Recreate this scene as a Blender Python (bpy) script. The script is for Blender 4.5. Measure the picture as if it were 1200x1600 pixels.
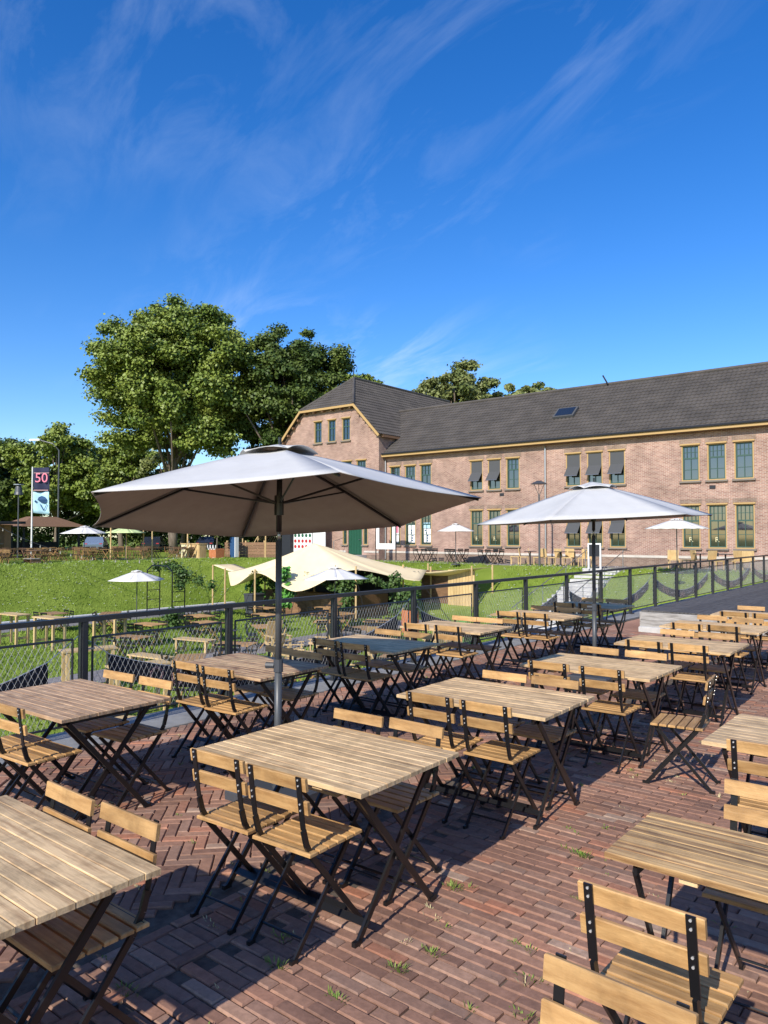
import bpy, math, random
import numpy as np
from mathutils import Vector, Matrix, Euler
R = math.radians
random.seed(7); rng = np.random.default_rng(7)
sc = bpy.context.scene
for o in list(bpy.data.objects): bpy.data.objects.remove(o)
COL = sc.collection

# ---------------------------------------------------------------- camera, sky, sun, exposure
TH = math.atan(938/1165.)
cam = bpy.data.cameras.new('camera'); co = bpy.data.objects.new('camera', cam); COL.objects.link(co)
co.location = (0, 0, 1.85)
co.rotation_euler = (R(90)+math.atan(36/1165.), 0, TH)
cam.sensor_fit = 'VERTICAL'; cam.sensor_height = 36; cam.lens = 36*1165/1600.
cam.clip_start = 0.05; cam.clip_end = 3000
sc.camera = co
SUN = Vector((0.2, -1.1, 0.72)).normalized()
w = bpy.data.worlds.new('World'); sc.world = w; w.use_nodes = True
nt = w.node_tree; nt.nodes.clear(); L = nt.links.new
def wn(t, **k):
    n = nt.nodes.new(t)
    for a, b in k.items(): setattr(n, a, b)
    return n
sky = wn('ShaderNodeTexSky', sky_type='NISHITA', sun_disc=False)
sky.sun_elevation = math.asin(SUN.z); sky.sun_rotation = math.atan2(SUN.x, SUN.y)
sky.altitude = 0; sky.air_density = 1.0; sky.dust_density = 0.3; sky.ozone_density = 3.6
tc = wn('ShaderNodeTexCoord')
# thin cirrus: a plane-projected, stretched noise
sep = wn('ShaderNodeSeparateXYZ'); L(tc.outputs['Generated'], sep.inputs[0])
zc = wn('ShaderNodeMath', operation='MAXIMUM'); zc.inputs[1].default_value = 0.04; L(sep.outputs[2], zc.inputs[0])
za = wn('ShaderNodeMath', operation='ADD'); za.inputs[1].default_value = 0.12; L(zc.outputs[0], za.inputs[0])
dv = wn('ShaderNodeVectorMath', operation='DIVIDE'); L(tc.outputs['Generated'], dv.inputs[0])
cz = wn('ShaderNodeCombineXYZ'); [L(za.outputs[0], cz.inputs[i]) for i in range(3)]
L(cz.outputs[0], dv.inputs[1])
mp = wn('ShaderNodeMapping'); mp.vector_type = 'TEXTURE'; mp.inputs['Rotation'].default_value = (0, 0, R(-20)); mp.inputs['Scale'].default_value = (1.5, .5, 1.0)
mp.inputs['Location'].default_value = (1.1, 0.4, 0)
L(dv.outputs[0], mp.inputs[0])
n1 = wn('ShaderNodeTexNoise'); n1.inputs['Scale'].default_value = 2.6; n1.inputs['Detail'].default_value = 9; n1.inputs['Roughness'].default_value = .62; n1.inputs['Distortion'].default_value = .7
L(mp.outputs[0], n1.inputs['Vector'])
mp2 = wn('ShaderNodeMapping'); mp2.inputs['Location'].default_value = (0.4, 1.7, 0); L(dv.outputs[0], mp2.inputs[0])
n2 = wn('ShaderNodeTexNoise'); n2.inputs['Scale'].default_value = .62; n2.inputs['Detail'].default_value = 2
L(mp2.outputs[0], n2.inputs['Vector'])
r1 = wn('ShaderNodeMapRange'); r1.inputs[1].default_value = .46; r1.inputs[2].default_value = .80; L(n1.outputs[0], r1.inputs[0])
r2 = wn('ShaderNodeMapRange'); r2.inputs[1].default_value = .47; r2.inputs[2].default_value = .68; L(n2.outputs[0], r2.inputs[0])
mm = wn('ShaderNodeMath', operation='MULTIPLY'); L(r1.outputs[0], mm.inputs[0]); L(r2.outputs[0], mm.inputs[1])
m3 = wn('ShaderNodeMath', operation='MULTIPLY'); m3.inputs[1].default_value = .34; L(mm.outputs[0], m3.inputs[0])
hs = wn('ShaderNodeHueSaturation'); hs.inputs['Saturation'].default_value = 1.34; hs.inputs['Value'].default_value = 1.36; hs.inputs['Hue'].default_value = .512
L(sky.outputs[0], hs.inputs['Color'])
mx = wn('ShaderNodeMixRGB'); L(m3.outputs[0], mx.inputs[0]); L(hs.outputs[0], mx.inputs[1]); mx.inputs[2].default_value = (6.6, 7.6, 8.8, 1)
bg = wn('ShaderNodeBackground'); bg.inputs[1].default_value = 0.128; L(mx.outputs[0], bg.inputs[0])
L(bg.outputs[0], wn('ShaderNodeOutputWorld').inputs[0])
sl = bpy.data.lights.new('sun', 'SUN'); so = bpy.data.objects.new('sun', sl); COL.objects.link(so)
sl.energy = 5.0; sl.angle = R(.5); sl.color = (1, .93, .82)
so.rotation_euler = (-SUN).to_track_quat('-Z', 'Y').to_euler()
so.location = (0, -20, 30)
sc.render.engine = 'CYCLES'
vs = sc.view_settings; vs.view_transform = 'Standard'; vs.look = 'None'; vs.gamma = 1; vs.exposure = 0.16; vs.use_curve_mapping = False

# ---------------------------------------------------------------- materials
def mat(name, col, rough=.7, col2=None, nscale=5, stretch=(1,1,1), bump=0, bscale=None, spec=.4, metal=0, rnd=0, contrast=(.35,.65), coat=0, blotch=0):
    m = bpy.data.materials.new(name); m.use_nodes = True
    t = m.node_tree; N = t.nodes; b = N['Principled BSDF']
    b.inputs['Roughness'].default_value = rough; b.inputs['Specular IOR Level'].default_value = spec; b.inputs['Metallic'].default_value = metal
    b.inputs['Coat Weight'].default_value = coat
    if col2 is None and not rnd and not bump:
        b.inputs['Base Color'].default_value = (*col, 1); return m
    tc = N.new('ShaderNodeTexCoord'); mp = N.new('ShaderNodeMapping'); mp.inputs['Scale'].default_value = stretch
    t.links.new(tc.outputs['Object'], mp.inputs[0])
    oi = N.new('ShaderNodeObjectInfo')
    va = N.new('ShaderNodeVectorMath'); va.operation = 'ADD'
    cx = N.new('ShaderNodeMath'); cx.operation = 'MULTIPLY'; cx.inputs[1].default_value = 37.0 if rnd else 0.0
    t.links.new(oi.outputs['Random'], cx.inputs[0]); t.links.new(mp.outputs[0], va.inputs[0]); t.links.new(cx.outputs[0], va.inputs[1])
    nz = N.new('ShaderNodeTexNoise'); nz.inputs['Scale'].default_value = nscale; nz.inputs['Detail'].default_value = 6; nz.inputs['Roughness'].default_value = .6
    t.links.new(va.outputs[0], nz.inputs['Vector'])
    rp = N.new('ShaderNodeValToRGB'); rp.color_ramp.elements[0].position = contrast[0]; rp.color_ramp.elements[1].position = contrast[1]
    rp.color_ramp.elements[0].color = (*col, 1); rp.color_ramp.elements[1].color = (*(col2 or col), 1)
    t.links.new(nz.outputs[0], rp.inputs[0]); out = rp.outputs[0]
    if rnd:
        hv = N.new('ShaderNodeHueSaturation'); mr = N.new('ShaderNodeMapRange'); mr.inputs[3].default_value = 1-rnd; mr.inputs[4].default_value = 1+rnd
        t.links.new(oi.outputs['Random'], mr.inputs[0]); t.links.new(mr.outputs[0], hv.inputs['Value']); t.links.new(out, hv.inputs['Color']); out = hv.outputs[0]
    if blotch:
        ge = N.new('ShaderNodeNewGeometry'); nb_ = N.new('ShaderNodeTexNoise'); nb_.inputs['Scale'].default_value = 5.5; nb_.inputs['Detail'].default_value = 7; nb_.inputs['Roughness'].default_value = .68; nb_.inputs['Distortion'].default_value = .6
        t.links.new(ge.outputs['Position'], nb_.inputs['Vector']); m2 = N.new('ShaderNodeMapRange'); m2.inputs[1].default_value = .34; m2.inputs[2].default_value = .56; m2.inputs[3].default_value = 1-blotch; m2.inputs[4].default_value = 1.06
        t.links.new(nb_.outputs[0], m2.inputs[0]); h2 = N.new('ShaderNodeHueSaturation'); t.links.new(m2.outputs[0], h2.inputs['Value']); t.links.new(out, h2.inputs['Color']); out = h2.outputs[0]
    t.links.new(out, b.inputs['Base Color'])
    if bump:
        n3 = N.new('ShaderNodeTexNoise'); n3.inputs['Scale'].default_value = bscale or nscale*4; n3.inputs['Detail'].default_value = 4
        t.links.new(va.outputs[0], n3.inputs['Vector'])
        bp = N.new('ShaderNodeBump'); bp.inputs['Strength'].default_value = bump; bp.inputs['Distance'].default_value = .01
        t.links.new(n3.outputs[0], bp.inputs['Height']); t.links.new(bp.outputs[0], b.inputs['Normal'])
    return m
M = {}
M['table_wood'] = mat('table_wood', (.34,.205,.100), .62, (.66,.465,.25), 3.2, (1.2,16,8), .2, 14, rnd=.15, contrast=(.26,.56), blotch=.32)
M['table_stain'] = mat('table_stain', (.26,.13,.075), .6, (.50,.345,.195), 2.6, (1.2,14,8), .2, 14, rnd=.12, contrast=(.36,.52), blotch=.4)
M['table_brown'] = mat('table_brown', (.29,.165,.088), .6, (.53,.355,.21), 3, (1.2,15,8), .2, 14, rnd=.14, contrast=(.3,.6), blotch=.3)
M['strip_wood'] = mat('strip_wood', (.22,.115,.045), .55, (.62,.40,.17), 2.2, (.8,22,8), .2, 14, rnd=.3, contrast=(.36,.60), blotch=.25)
M['chair_wood'] = mat('chair_wood', (.33,.175,.062), .5, (.56,.34,.140), 3, (1.5,18,10), .15, 14, rnd=.24, blotch=.25, contrast=(.3,.7))
M['black'] = mat('black_metal', (.009,.009,.010), .32, spec=.5)
M['rail'] = mat('rail_metal', (.020,.022,.026), .45, (.028,.03,.034), 30, bump=.05, spec=.5)
M['steel'] = mat('steel', (.42,.43,.44), .35, metal=.9)
M['wire'] = mat('galvanised_wire', (.55,.54,.50), .5, metal=.3)
M['screw'] = mat('screw', (.75,.75,.72), .3, metal=.6)
M['pole'] = mat('pole_grey', (.07,.075,.08), .4, spec=.5)
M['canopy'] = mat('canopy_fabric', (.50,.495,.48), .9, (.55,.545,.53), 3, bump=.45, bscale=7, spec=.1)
M['canopy_under'] = mat('canopy_shaded_underside', (.34,.305,.28), .85, (.37,.335,.31), 9, spec=.1)  # same fabric from below, with the shade under the canopy put into its colour
M['white_canopy'] = mat('white_canopy', (.70,.68,.64), .9, (.76,.74,.70), 6, spec=.1)
M['green_canopy'] = mat('lime_canopy', (.55,.66,.30), .9, (.6,.7,.34), 6, spec=.1)
M['tent'] = mat('tent_fabric', (.78,.63,.38), .85, (.82,.68,.43), 1.5, spec=.15)
M['concrete'] = mat('concrete', (.42,.41,.39), .85, (.55,.54,.51), 4, bump=.2, bscale=60)
M['pale_concrete'] = mat('pale_concrete', (.58,.57,.54), .85, (.70,.69,.66), 4, bump=.2, bscale=60)
M['slab'] = mat('kerb_slab', (.20,.20,.20), .8, (.29,.29,.285), 5, bump=.2, bscale=80)
M['joint'] = mat('joint_sand', (.070,.054,.042), .95, (.15,.12,.09), 14, bump=.4, bscale=200)
M['deck_wood'] = mat('deck_plank', (.060,.056,.053), .75, (.115,.108,.10), 3, (9,.8,3), .3, 20, rnd=.15)
M['old_wood'] = mat('weathered_board', (.22,.205,.185), .8, (.42,.40,.37), 3, (1.2,6,9), .3, 20, rnd=.1)
M['raw_wood'] = mat('raw_pine', (.50,.34,.15), .7, (.62,.45,.22), 4, (3,3,.6), .1, 20, rnd=.12)
M['brown_wood'] = mat('brown_wood', (.16,.085,.045), .7, (.26,.15,.08), 4, (1,6,6), .2, 20, rnd=.2)
M['path'] = mat('path_gravel', (.17,.155,.15), .95, (.27,.25,.235), 8, bump=.4, bscale=90)
M['lawn'] = mat('lawn_grass', (.13,.19,.022), .95, (.23,.295,.048), .35, bump=.5, bscale=9, spec=.1, contrast=(.3,.7))
M['blade'] = mat('grass_blade', (.135,.215,.024), .7, (.25,.33,.06), .35, spec=.2, contrast=(.3,.7))
M['weed'] = mat('weed', (.10,.19,.025), .6, (.26,.30,.08), 9, spec=.2)
M['straw'] = mat('dry_grass', (.40,.34,.18), .8, (.5,.42,.24), 9)
M['leaf'] = mat('leaf', (.095,.150,.020), .5, (.27,.325,.06), .45, spec=.35, contrast=(.35,.68))
M['leaf_dark'] = mat('leaf_dark', (.036,.068,.013), .55, (.11,.150,.028), .5, spec=.3)
M['leaf_pale'] = mat('leaf_pale', (.10,.13,.03), .5, (.23,.25,.08), .6, spec=.35)
M['ivy'] = mat('ivy', (.03,.075,.015), .5, (.10,.16,.04), 3, spec=.3)
M['banana'] = mat('broad_leaf', (.05,.20,.03), .4, (.14,.34,.06), 3, spec=.4)
M['bark'] = mat('bark', (.10,.075,.055), .9, (.20,.16,.12), 3, (4,4,.7), .6, 12)
M['roof'] = mat('roof_tile', (.052,.046,.040), .75, (.105,.092,.080), 1.1, (1,1,1), .3, 30, contrast=(.25,.75))
M['trim'] = mat('ochre_trim', (.46,.30,.12), .55)
M['sash'] = mat('green_sash', (.045,.095,.075), .45)
M['door'] = mat('green_door', (.012,.075,.040), .5)
M['glass'] = mat('window_glass', (.012,.014,.016), .04, spec=.9)
M['glass'].node_tree.nodes['Principled BSDF'].inputs['IOR'].default_value = 1.9
M['screen'] = mat('grey_screen', (.075,.078,.082), .85)
M['sill'] = mat('stone_sill', (.20,.17,.14), .8)
M['stone'] = mat('plinth_stone', (.48,.44,.38), .85, (.58,.54,.47), 3)
M['white'] = mat('white_paint', (.78,.78,.76), .6)
M['dark'] = mat('dark_panel', (.020,.022,.027), .6)
M['red'] = mat('red_dot', (.45,.03,.03), .6)
M['gdot'] = mat('green_dot', (.02,.10,.05), .6)
M['ydot'] = mat('yellow_dot', (.70,.58,.15), .6)
M['pink'] = mat('pink_print', (.80,.22,.30), .7)
M['pinkline'] = mat('pink_line', (.42,.26,.26), .8)
M['whiteline'] = mat('white_line', (.60,.60,.62), .8)
M['navy'] = mat('navy_flag', (.022,.025,.060), .8)
M['sky_flag'] = mat('light_blue_flag', (.42,.66,.78), .8)
M['blue'] = mat('blue_print', (.02,.07,.17), .8)
M['banner'] = mat('banner_mesh', (.018,.019,.026), .9, (.05,.052,.065), 14, contrast=(.5,.75))
M['terracotta'] = mat('rust_planter', (.42,.14,.05), .8, (.5,.19,.08), 5)
M['bin'] = mat('grey_bin', (.055,.06,.07), .5)
M['bulb'] = mat('bulb', (.40,.38,.32), .15)
M['carpaint'] = mat('car_paint_silver', (.20,.26,.36), .25, metal=.3, coat=.6)
M['carpaint2'] = mat('car_paint_dark', (.02,.024,.035), .25, coat=.6)
M['rubber'] = mat('rubber', (.012,.012,.012), .8)
M['cream'] = mat('cream_panel', (.66,.60,.36), .7)

def brick_mat(name, cols, mortar, bw, rh, ms):
    m = bpy.data.materials.new(name); m.use_nodes = True; t = m.node_tree; N = t.nodes; b = N['Principled BSDF']; k = t.links.new
    b.inputs['Roughness'].default_value = .9; b.inputs['Specular IOR Level'].default_value = .2
    tc = N.new('ShaderNodeTexCoord'); s = N.new('ShaderNodeSeparateXYZ'); k(tc.outputs['Object'], s.inputs[0])
    ad = N.new('ShaderNodeMath'); ad.operation = 'ADD'; k(s.outputs[0], ad.inputs[0]); k(s.outputs[1], ad.inputs[1])
    c = N.new('ShaderNodeCombineXYZ'); k(ad.outputs[0], c.inputs[0]); k(s.outputs[2], c.inputs[1])
    br = N.new('ShaderNodeTexBrick'); k(c.outputs[0], br.inputs['Vector'])
    br.inputs['Scale'].default_value = 1; br.inputs['Brick Width'].default_value = bw; br.inputs['Row Height'].default_value = rh; br.inputs['Mortar Size'].default_value = ms
    br.inputs['Color1'].default_value = (*cols[0], 1); br.inputs['Color2'].default_value = (*cols[1], 1); br.inputs['Mortar'].default_value = (*mortar, 1)
    br.inputs['Bias'].default_value = -.1
    nz = N.new('ShaderNodeTexNoise'); nz.inputs['Scale'].default_value = .7; nz.inputs['Detail'].default_value = 8; nz.inputs['Roughness'].default_value = .7; k(c.outputs[0], nz.inputs['Vector'])
    mr = N.new('ShaderNodeMapRange'); mr.inputs[1].default_value = .3; mr.inputs[2].default_value = .7; mr.inputs[3].default_value = .64; mr.inputs[4].default_value = 1.32; k(nz.outputs[0], mr.inputs[0])
    hv = N.new('ShaderNodeHueSaturation'); k(mr.outputs[0], hv.inputs['Value']); k(br.outputs['Color'], hv.inputs['Color']); k(hv.outputs[0], b.inputs['Base Color'])
    bp = N.new('ShaderNodeBump'); bp.inputs['Strength'].default_value = .6; bp.inputs['Distance'].default_value = .01; bp.invert = True
    k(br.outputs['Fac'], bp.inputs['Height']); k(bp.outputs[0], b.inputs['Normal'])
    return m
M['facade'] = brick_mat('facade_brick', ((.262,.130,.098), (.415,.245,.185)), (.45,.36,.295), .21, .065, .012)
M['facade_base'] = brick_mat('plinth_brick', ((.20,.12,.09), (.30,.20,.15)), (.30,.25,.2), .21, .065, .012)
# clay pavers: a tone for every brick (island or object random)
def paver(name, island):
    m = bpy.data.materials.new(name); m.use_nodes = True; t = m.node_tree; N = t.nodes; b = N['Principled BSDF']; k = t.links.new
    b.inputs['Roughness'].default_value = .8; b.inputs['Specular IOR Level'].default_value = .25
    if island: g = N.new('ShaderNodeNewGeometry'); rn = g.outputs['Random Per Island']
    else: g = N.new('ShaderNodeObjectInfo'); rn = g.outputs['Random']
    rp = N.new('ShaderNodeValToRGB'); e = rp.color_ramp.elements
    e[0].position = 0; e[0].color = (.195,.110,.080, 1); e[1].position = 1; e[1].color = (.36,.255,.19, 1)
    for p, c in ((.25, (.265,.146,.102)), (.5, (.30,.168,.115)), (.72, (.255,.160,.120)), (.86, (.36,.155,.092))):
        q = e.new(p); q.color = (*c, 1)
    k(rn, rp.inputs[0])
    tc = N.new('ShaderNodeNewGeometry'); nz = N.new('ShaderNodeTexNoise'); nz.inputs['Scale'].default_value = 22; nz.inputs['Detail'].default_value = 7; nz.inputs['Roughness'].default_value = .7
    k(tc.outputs['Position'], nz.inputs['Vector'])
    n2 = N.new('ShaderNodeTexNoise'); n2.inputs['Scale'].default_value = 1.1; n2.inputs['Detail'].default_value = 3; k(tc.outputs['Position'], n2.inputs['Vector'])
    ad = N.new('ShaderNodeMath'); ad.operation = 'MULTIPLY'; k(nz.outputs[0], ad.inputs[0]); k(n2.outputs[0], ad.inputs[1])
    mr = N.new('ShaderNodeMapRange'); mr.inputs[1].default_value = .12; mr.inputs[2].default_value = .40; mr.inputs[3].default_value = .68; mr.inputs[4].default_value = 1.36; k(ad.outputs[0], mr.inputs[0])
    hv = N.new('ShaderNodeHueSaturation'); k(mr.outputs[0], hv.inputs['Value']); k(rp.outputs[0], hv.inputs['Color']); k(hv.outputs[0], b.inputs['Base Color'])
    bp = N.new('ShaderNodeBump'); bp.inputs['Strength'].default_value = .5; bp.inputs['Distance'].default_value = .004; k(nz.outputs[0], bp.inputs['Height']); k(bp.outputs[0], b.inputs['Normal'])
    return m
M['paver_obj'] = paver('clay_paver_single', False); M['paver'] = paver('clay_paver', True)

# ---------------------------------------------------------------- mesh helpers
class MB:
    def __init__(s): s.v = []; s.f = []
    def add(s, vs, fs):
        o = len(s.v); s.v += [tuple(p) for p in vs]; s.f += [tuple(i+o for i in f) for f in fs]; return s
    def box(s, c, d, m=None, ch=0):
        x, y, z = d[0]/2, d[1]/2, d[2]/2; c = Vector(c)
        if ch:
            P = [(-x,-y,-z),(x,-y,-z),(x,y,-z),(-x,y,-z),(-x,-y,z-ch),(x,-y,z-ch),(x,y,z-ch),(-x,y,z-ch),(-x+ch,-y+ch,z),(x-ch,-y+ch,z),(x-ch,y-ch,z),(-x+ch,y-ch,z)]
            F = [(3,2,1,0)]+[(i,(i+1)%4,(i+1)%4+4,i+4) for i in range(4)]+[(i+4,(i+1)%4+4,(i+1)%4+8,i+8) for i in range(4)]+[(8,9,10,11)]
        else:
            P = [(-x,-y,-z),(x,-y,-z),(x,y,-z),(-x,y,-z),(-x,-y,z),(x,-y,z),(x,y,z),(-x,y,z)]
            F = [(3,2,1,0),(4,5,6,7)]+[(i,(i+1)%4,(i+1)%4+4,i+4) for i in range(4)]
        P = [Vector(p) for p in P]
        if m is not None: P = [m @ p for p in P]
        return s.add([p+c for p in P], F)
    def bar(s, p, q, wd, t, side=(1,0,0)):
        p, q = Vector(p), Vector(q); d = (q-p).normalized(); a = Vector(side); a = (a-d*a.dot(d)).normalized(); b = d.cross(a)
        V = []
        for e in (p, q): V += [e-a*wd/2-b*t/2, e+a*wd/2-b*t/2, e+a*wd/2+b*t/2, e-a*wd/2+b*t/2]
        return s.add(V, [(3,2,1,0),(4,5,6,7)]+[(i,(i+1)%4,(i+1)%4+4,i+4) for i in range(4)])
    def tube(s, pts, r, n=6, r2=None, cap=True):
        pts = [Vector(p) for p in pts]; V = []; K = len(pts)
        for i, p in enumerate(pts):
            d = (pts[min(i+1,K-1)]-pts[max(i-1,0)]).normalized()
            a = d.orthogonal().normalized() if abs(d.z) < .95 else Vector((1,0,0)); a = (a-d*a.dot(d)).normalized(); b = d.cross(a)
            rr = r if r2 is None else r+(r2-r)*i/(K-1)
            V += [p+(a*math.cos(2*math.pi*k/n)+b*math.sin(2*math.pi*k/n))*rr for k in range(n)]
        F = [(i*n+k, i*n+(k+1)%n, (i+1)*n+(k+1)%n, (i+1)*n+k) for i in range(K-1) for k in range(n)]
        if cap: F += [tuple(range(n-1,-1,-1)), tuple(range((K-1)*n, K*n))]
        return s.add(V, F)
    def grid(s, f, nu, nv):
        V = [f(i/nu, j/nv) for j in range(nv+1) for i in range(nu+1)]
        return s.add(V, [(j*(nu+1)+i, j*(nu+1)+i+1, (j+1)*(nu+1)+i+1, (j+1)*(nu+1)+i) for j in range(nv) for i in range(nu)])
    def disc(s, c, r, n=10, ax='y', t=.01):
        c = Vector(c); A, B, D = {'y': ((1,0,0),(0,0,1),(0,-1,0)), 'z': ((1,0,0),(0,1,0),(0,0,1)), 'x': ((0,1,0),(0,0,1),(1,0,0))}[ax]
        A, B, D = Vector(A), Vector(B), Vector(D)
        V = [c+(A*math.cos(2*math.pi*k/n)+B*math.sin(2*math.pi*k/n))*r+D*e for e in (0, t) for k in range(n)]
        return s.add(V, [tuple(range(n-1,-1,-1)), tuple(range(n,2*n))]+[(k,(k+1)%n,(k+1)%n+n,k+n) for k in range(n)])
    def mesh(s, name, smooth=False):
        me = bpy.data.meshes.new(name); me.from_pydata(s.v, [], s.f); me.update()
        if smooth: me.polygons.foreach_set('use_smooth', [True]*len(me.polygons))
        return me
    def build(s, name, m, parent=None, smooth=False): return ob(name, s.mesh(name, smooth), m, parent)
def ob(name, me, m=None, parent=None, loc=None, rot=None):
    o = bpy.data.objects.new(name, me); COL.objects.link(o)
    if m is not None and me is not None and not me.materials: me.materials.append(M[m] if isinstance(m, str) else m)
    if parent: o.parent = parent
    if loc is not None: o.location = loc
    if rot is not None: o.rotation_euler = rot
    return o
def tag(o, label, cat, group=None):
    o['label'] = label; o['category'] = cat
    if group: o['group'] = group
    return o
def thing(name, label, cat, loc=(0,0,0), rz=0, group=None):
    return tag(ob(name, None, None, None, loc, (0,0,rz)), label, cat, group)
def struct(o): o['kind'] = 'structure'; return o
def np_mesh(name, V, F):
    me = bpy.data.meshes.new(name); n, k = F.shape
    me.vertices.add(len(V)); me.vertices.foreach_set('co', np.ascontiguousarray(V, np.float32).ravel())
    me.loops.add(n*k); me.loops.foreach_set('vertex_index', np.ascontiguousarray(F, np.int32).ravel())
    me.polygons.add(n); me.polygons.foreach_set('loop_start', np.arange(0, n*k, k, dtype=np.int32)); me.polygons.foreach_set('loop_total', np.full(n, k, np.int32))
    me.update(calc_edges=True); return me
def text_mesh(s, size):
    c = bpy.data.curves.new('lettering', 'FONT'); c.body = s; c.size = size; c.extrude = .004; c.align_x = 'CENTER'; c.align_y = 'CENTER'
    o = bpy.data.objects.new('lettering', c); COL.objects.link(o); dg = bpy.context.evaluated_depsgraph_get()
    me = bpy.data.meshes.new_from_object(o.evaluated_get(dg)); bpy.data.objects.remove(o); return me

# ---------------------------------------------------------------- ground
GZ = -2.1; PZ = 0.2
def sstep(a): a = np.clip(a, 0, 1); return a*a*(3-2*a)
def hgt(x, y):
    x = np.asarray(x, float); y = np.asarray(y, float)
    dx = np.maximum(0, -33.75-x); dy = np.maximum(0, y-28.2); dn = np.maximum(0, -30-y)
    d = np.sqrt(dx*dx+dy*dy+dn*dn)
    return GZ+(PZ-GZ)*sstep(d/7.6)+.03*np.sin(x*.9+y*.5)*np.sin(y*.7)
xs = np.unique(np.concatenate([np.linspace(-400,-70,34), np.arange(-70,-6.7,.6), [-6.72], np.arange(-6,12,1.), np.linspace(12,300,24)]))
ys = np.unique(np.concatenate([np.linspace(-250,-34,20), np.arange(-34,46,.6), np.linspace(46,500,50)]))
XX, YY = np.meshgrid(xs, ys); ZZ = hgt(XX, YY)
V = np.stack([XX.ravel(), YY.ravel(), ZZ.ravel()], 1); nx = len(xs)
F = [(j*nx+i, j*nx+i+1, (j+1)*nx+i+1, (j+1)*nx+i) for j in range(len(ys)-1) for i in range(nx-1) if not (xs[i] >= -6.73 and ys[j] < 35.)]
o = ob('lawn', np_mesh('lawn', V, np.array(F)), 'lawn'); struct(o); o.data.polygons.foreach_set('use_smooth', [True]*len(o.data.polygons))
# grass blades on the visible bank and garden floor
NB = 150000
bx = rng.uniform(-44, -6.9, NB); by = rng.uniform(0, 37, NB)
keep = ~((bx > -33.9) & (bx < -30.7) & (by < 27)) & ~((bx > -15.5) & (bx < -13.5) & (by > 27)) & ~((np.abs(bx+18.5+.06*by) < .9)) & (by > 0.2*(-bx)-3)
bx, by = bx[keep], by[keep]; nb = len(bx); bz = hgt(bx, by)
an = rng.uniform(0, 2*np.pi, nb); hh = rng.uniform(.04, .13, nb); ww = rng.uniform(.012, .03, nb)
dxv, dyv = np.cos(an)*ww, np.sin(an)*ww; lx, ly = rng.normal(0, .04, nb), rng.normal(0, .04, nb)
V = np.stack([np.stack([bx-dxv, by-dyv, bz-.01], 1), np.stack([bx+dxv, by+dyv, bz-.01], 1), np.stack([bx+lx, by+ly, bz+hh], 1)], 1).reshape(-1, 3)
o = ob('grass', np_mesh('grass', V, np.arange(nb*3).reshape(-1, 3)), 'blade'); o['kind'] = 'stuff'; o['label'] = 'short green grass blades on the lawn and bank'
# daisies on the bank
nd = 900; q = MB()
for i in range(nd):
    x, y = (random.uniform(-43,-35), random.uniform(14,33)) if i % 2 else (random.uniform(-33,-9), random.uniform(29,36)); z = float(hgt(x, y))+.09; s = .03
    q.add([(x-s,y-s,z),(x+s,y-s,z),(x+s,y+s,z+.01),(x-s,y+s,z+.01)], [(0,1,2,3)])
o = q.build('daisies', 'white'); o['kind'] = 'stuff'; o['label'] = 'tiny white daisies dotted over the grass bank'
q = MB().box((-32.1, 0, GZ-.05), (2.7, 56, .16)); struct(q.build('garden_path', 'path'))
q = MB().grid(lambda a, b: (-18.5-.06*(b*34-6)+(a-.5)*1.7, b*34-6, GZ+.045), 2, 30); struct(q.build('garden_footpath', 'path'))
q = MB().box((-33.62, 0, GZ-.02), (.34, 56, .30)); tag(q.build('kerb', 'pale_concrete'), 'pale concrete kerb along the foot of the grass bank', 'kerb')
struct(MB().box((-14, 36.9, .16), (62, 1.9, .14)).build('forecourt_paving', 'path'))

# ---------------------------------------------------------------- terrace: sand bed, single bricks, edge slab, retaining wall
terrace = struct(MB().box((3.0, 4.5, -.164), (18.3, 60.5, .30)).build('terrace', 'joint'))
tag(MB().box((-6.60, 4.5, -1.15), (.30, 60.5, 2.1)).build('retaining_wall', 'concrete'), 'concrete retaining wall under the terrace railing', 'wall')
slabs = thing('edge_slab', 'grey concrete edging slabs carrying the railing posts', 'edging')
for i in range(42): MB().box((-6.43, -9+i*1.05, -.03), (.62, 1.04, .09), ch=.008).build('slab', 'slab', slabs)
BL, BW, BH = .2005, .0645, .05; PL, PW = .205, .0685
bricks = []   # (x, y, angle)
def vis(x, y, m=.5):
    return y > -1.6 and x < 1.6
y = -1.0
for j in range(int(15.2/PW)):     # running bond, courses along X
    yy = -1.0+j*PW; off = (j % 2)*PL/2
    for i in range(60):
        x = -2.72+PL/2+i*PL-off
        if x-PL/2 < -2.72: continue
        if x < 2.2 and vis(x, yy): bricks.append((x, yy, 0))
for j in range(int(15.2/PL)):     # border courses
    yy = -1.0+j*PL
    for xx in (-2.72-PW/2-.003, -2.72-PW*1.5-PL-.006):
        if vis(xx, yy): bricks.append((xx, yy, math.pi/2))
for j in range(int(15.2/PW)):
    yy = -1.0+j*PW
    if vis(-2.9, yy): bricks.append((-2.72-PW-PL/2-.004, yy, 0))
XB = -2.72-PW*2-PL-.008
c45 = math.sqrt(.5); n3 = 3     # 45 degree herringbone: brick = 3 widths long
S = PW*1.0
for a in range(-160, 260):
    for b in range(-160, 260):
        # unit-cell of a herringbone with 1x3 bricks on an integer lattice
        if (a-b) % 6 == 0: u, v, ang = a+1.5, b+.5, 0
        elif (a-b) % 6 == 5: u, v, ang = a+.5, b+1.5, math.pi/2
        else: continue
        px_, py_ = u*S, v*S
        x = -6.2+(px_-py_)*c45+2; y = 3.5+(px_+py_)*c45-3.5
        if -6.14 < x < XB-.075 and -1.0 < y < 14.3 and vis(x, y): bricks.append((x, y, ang+math.pi/4))
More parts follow.
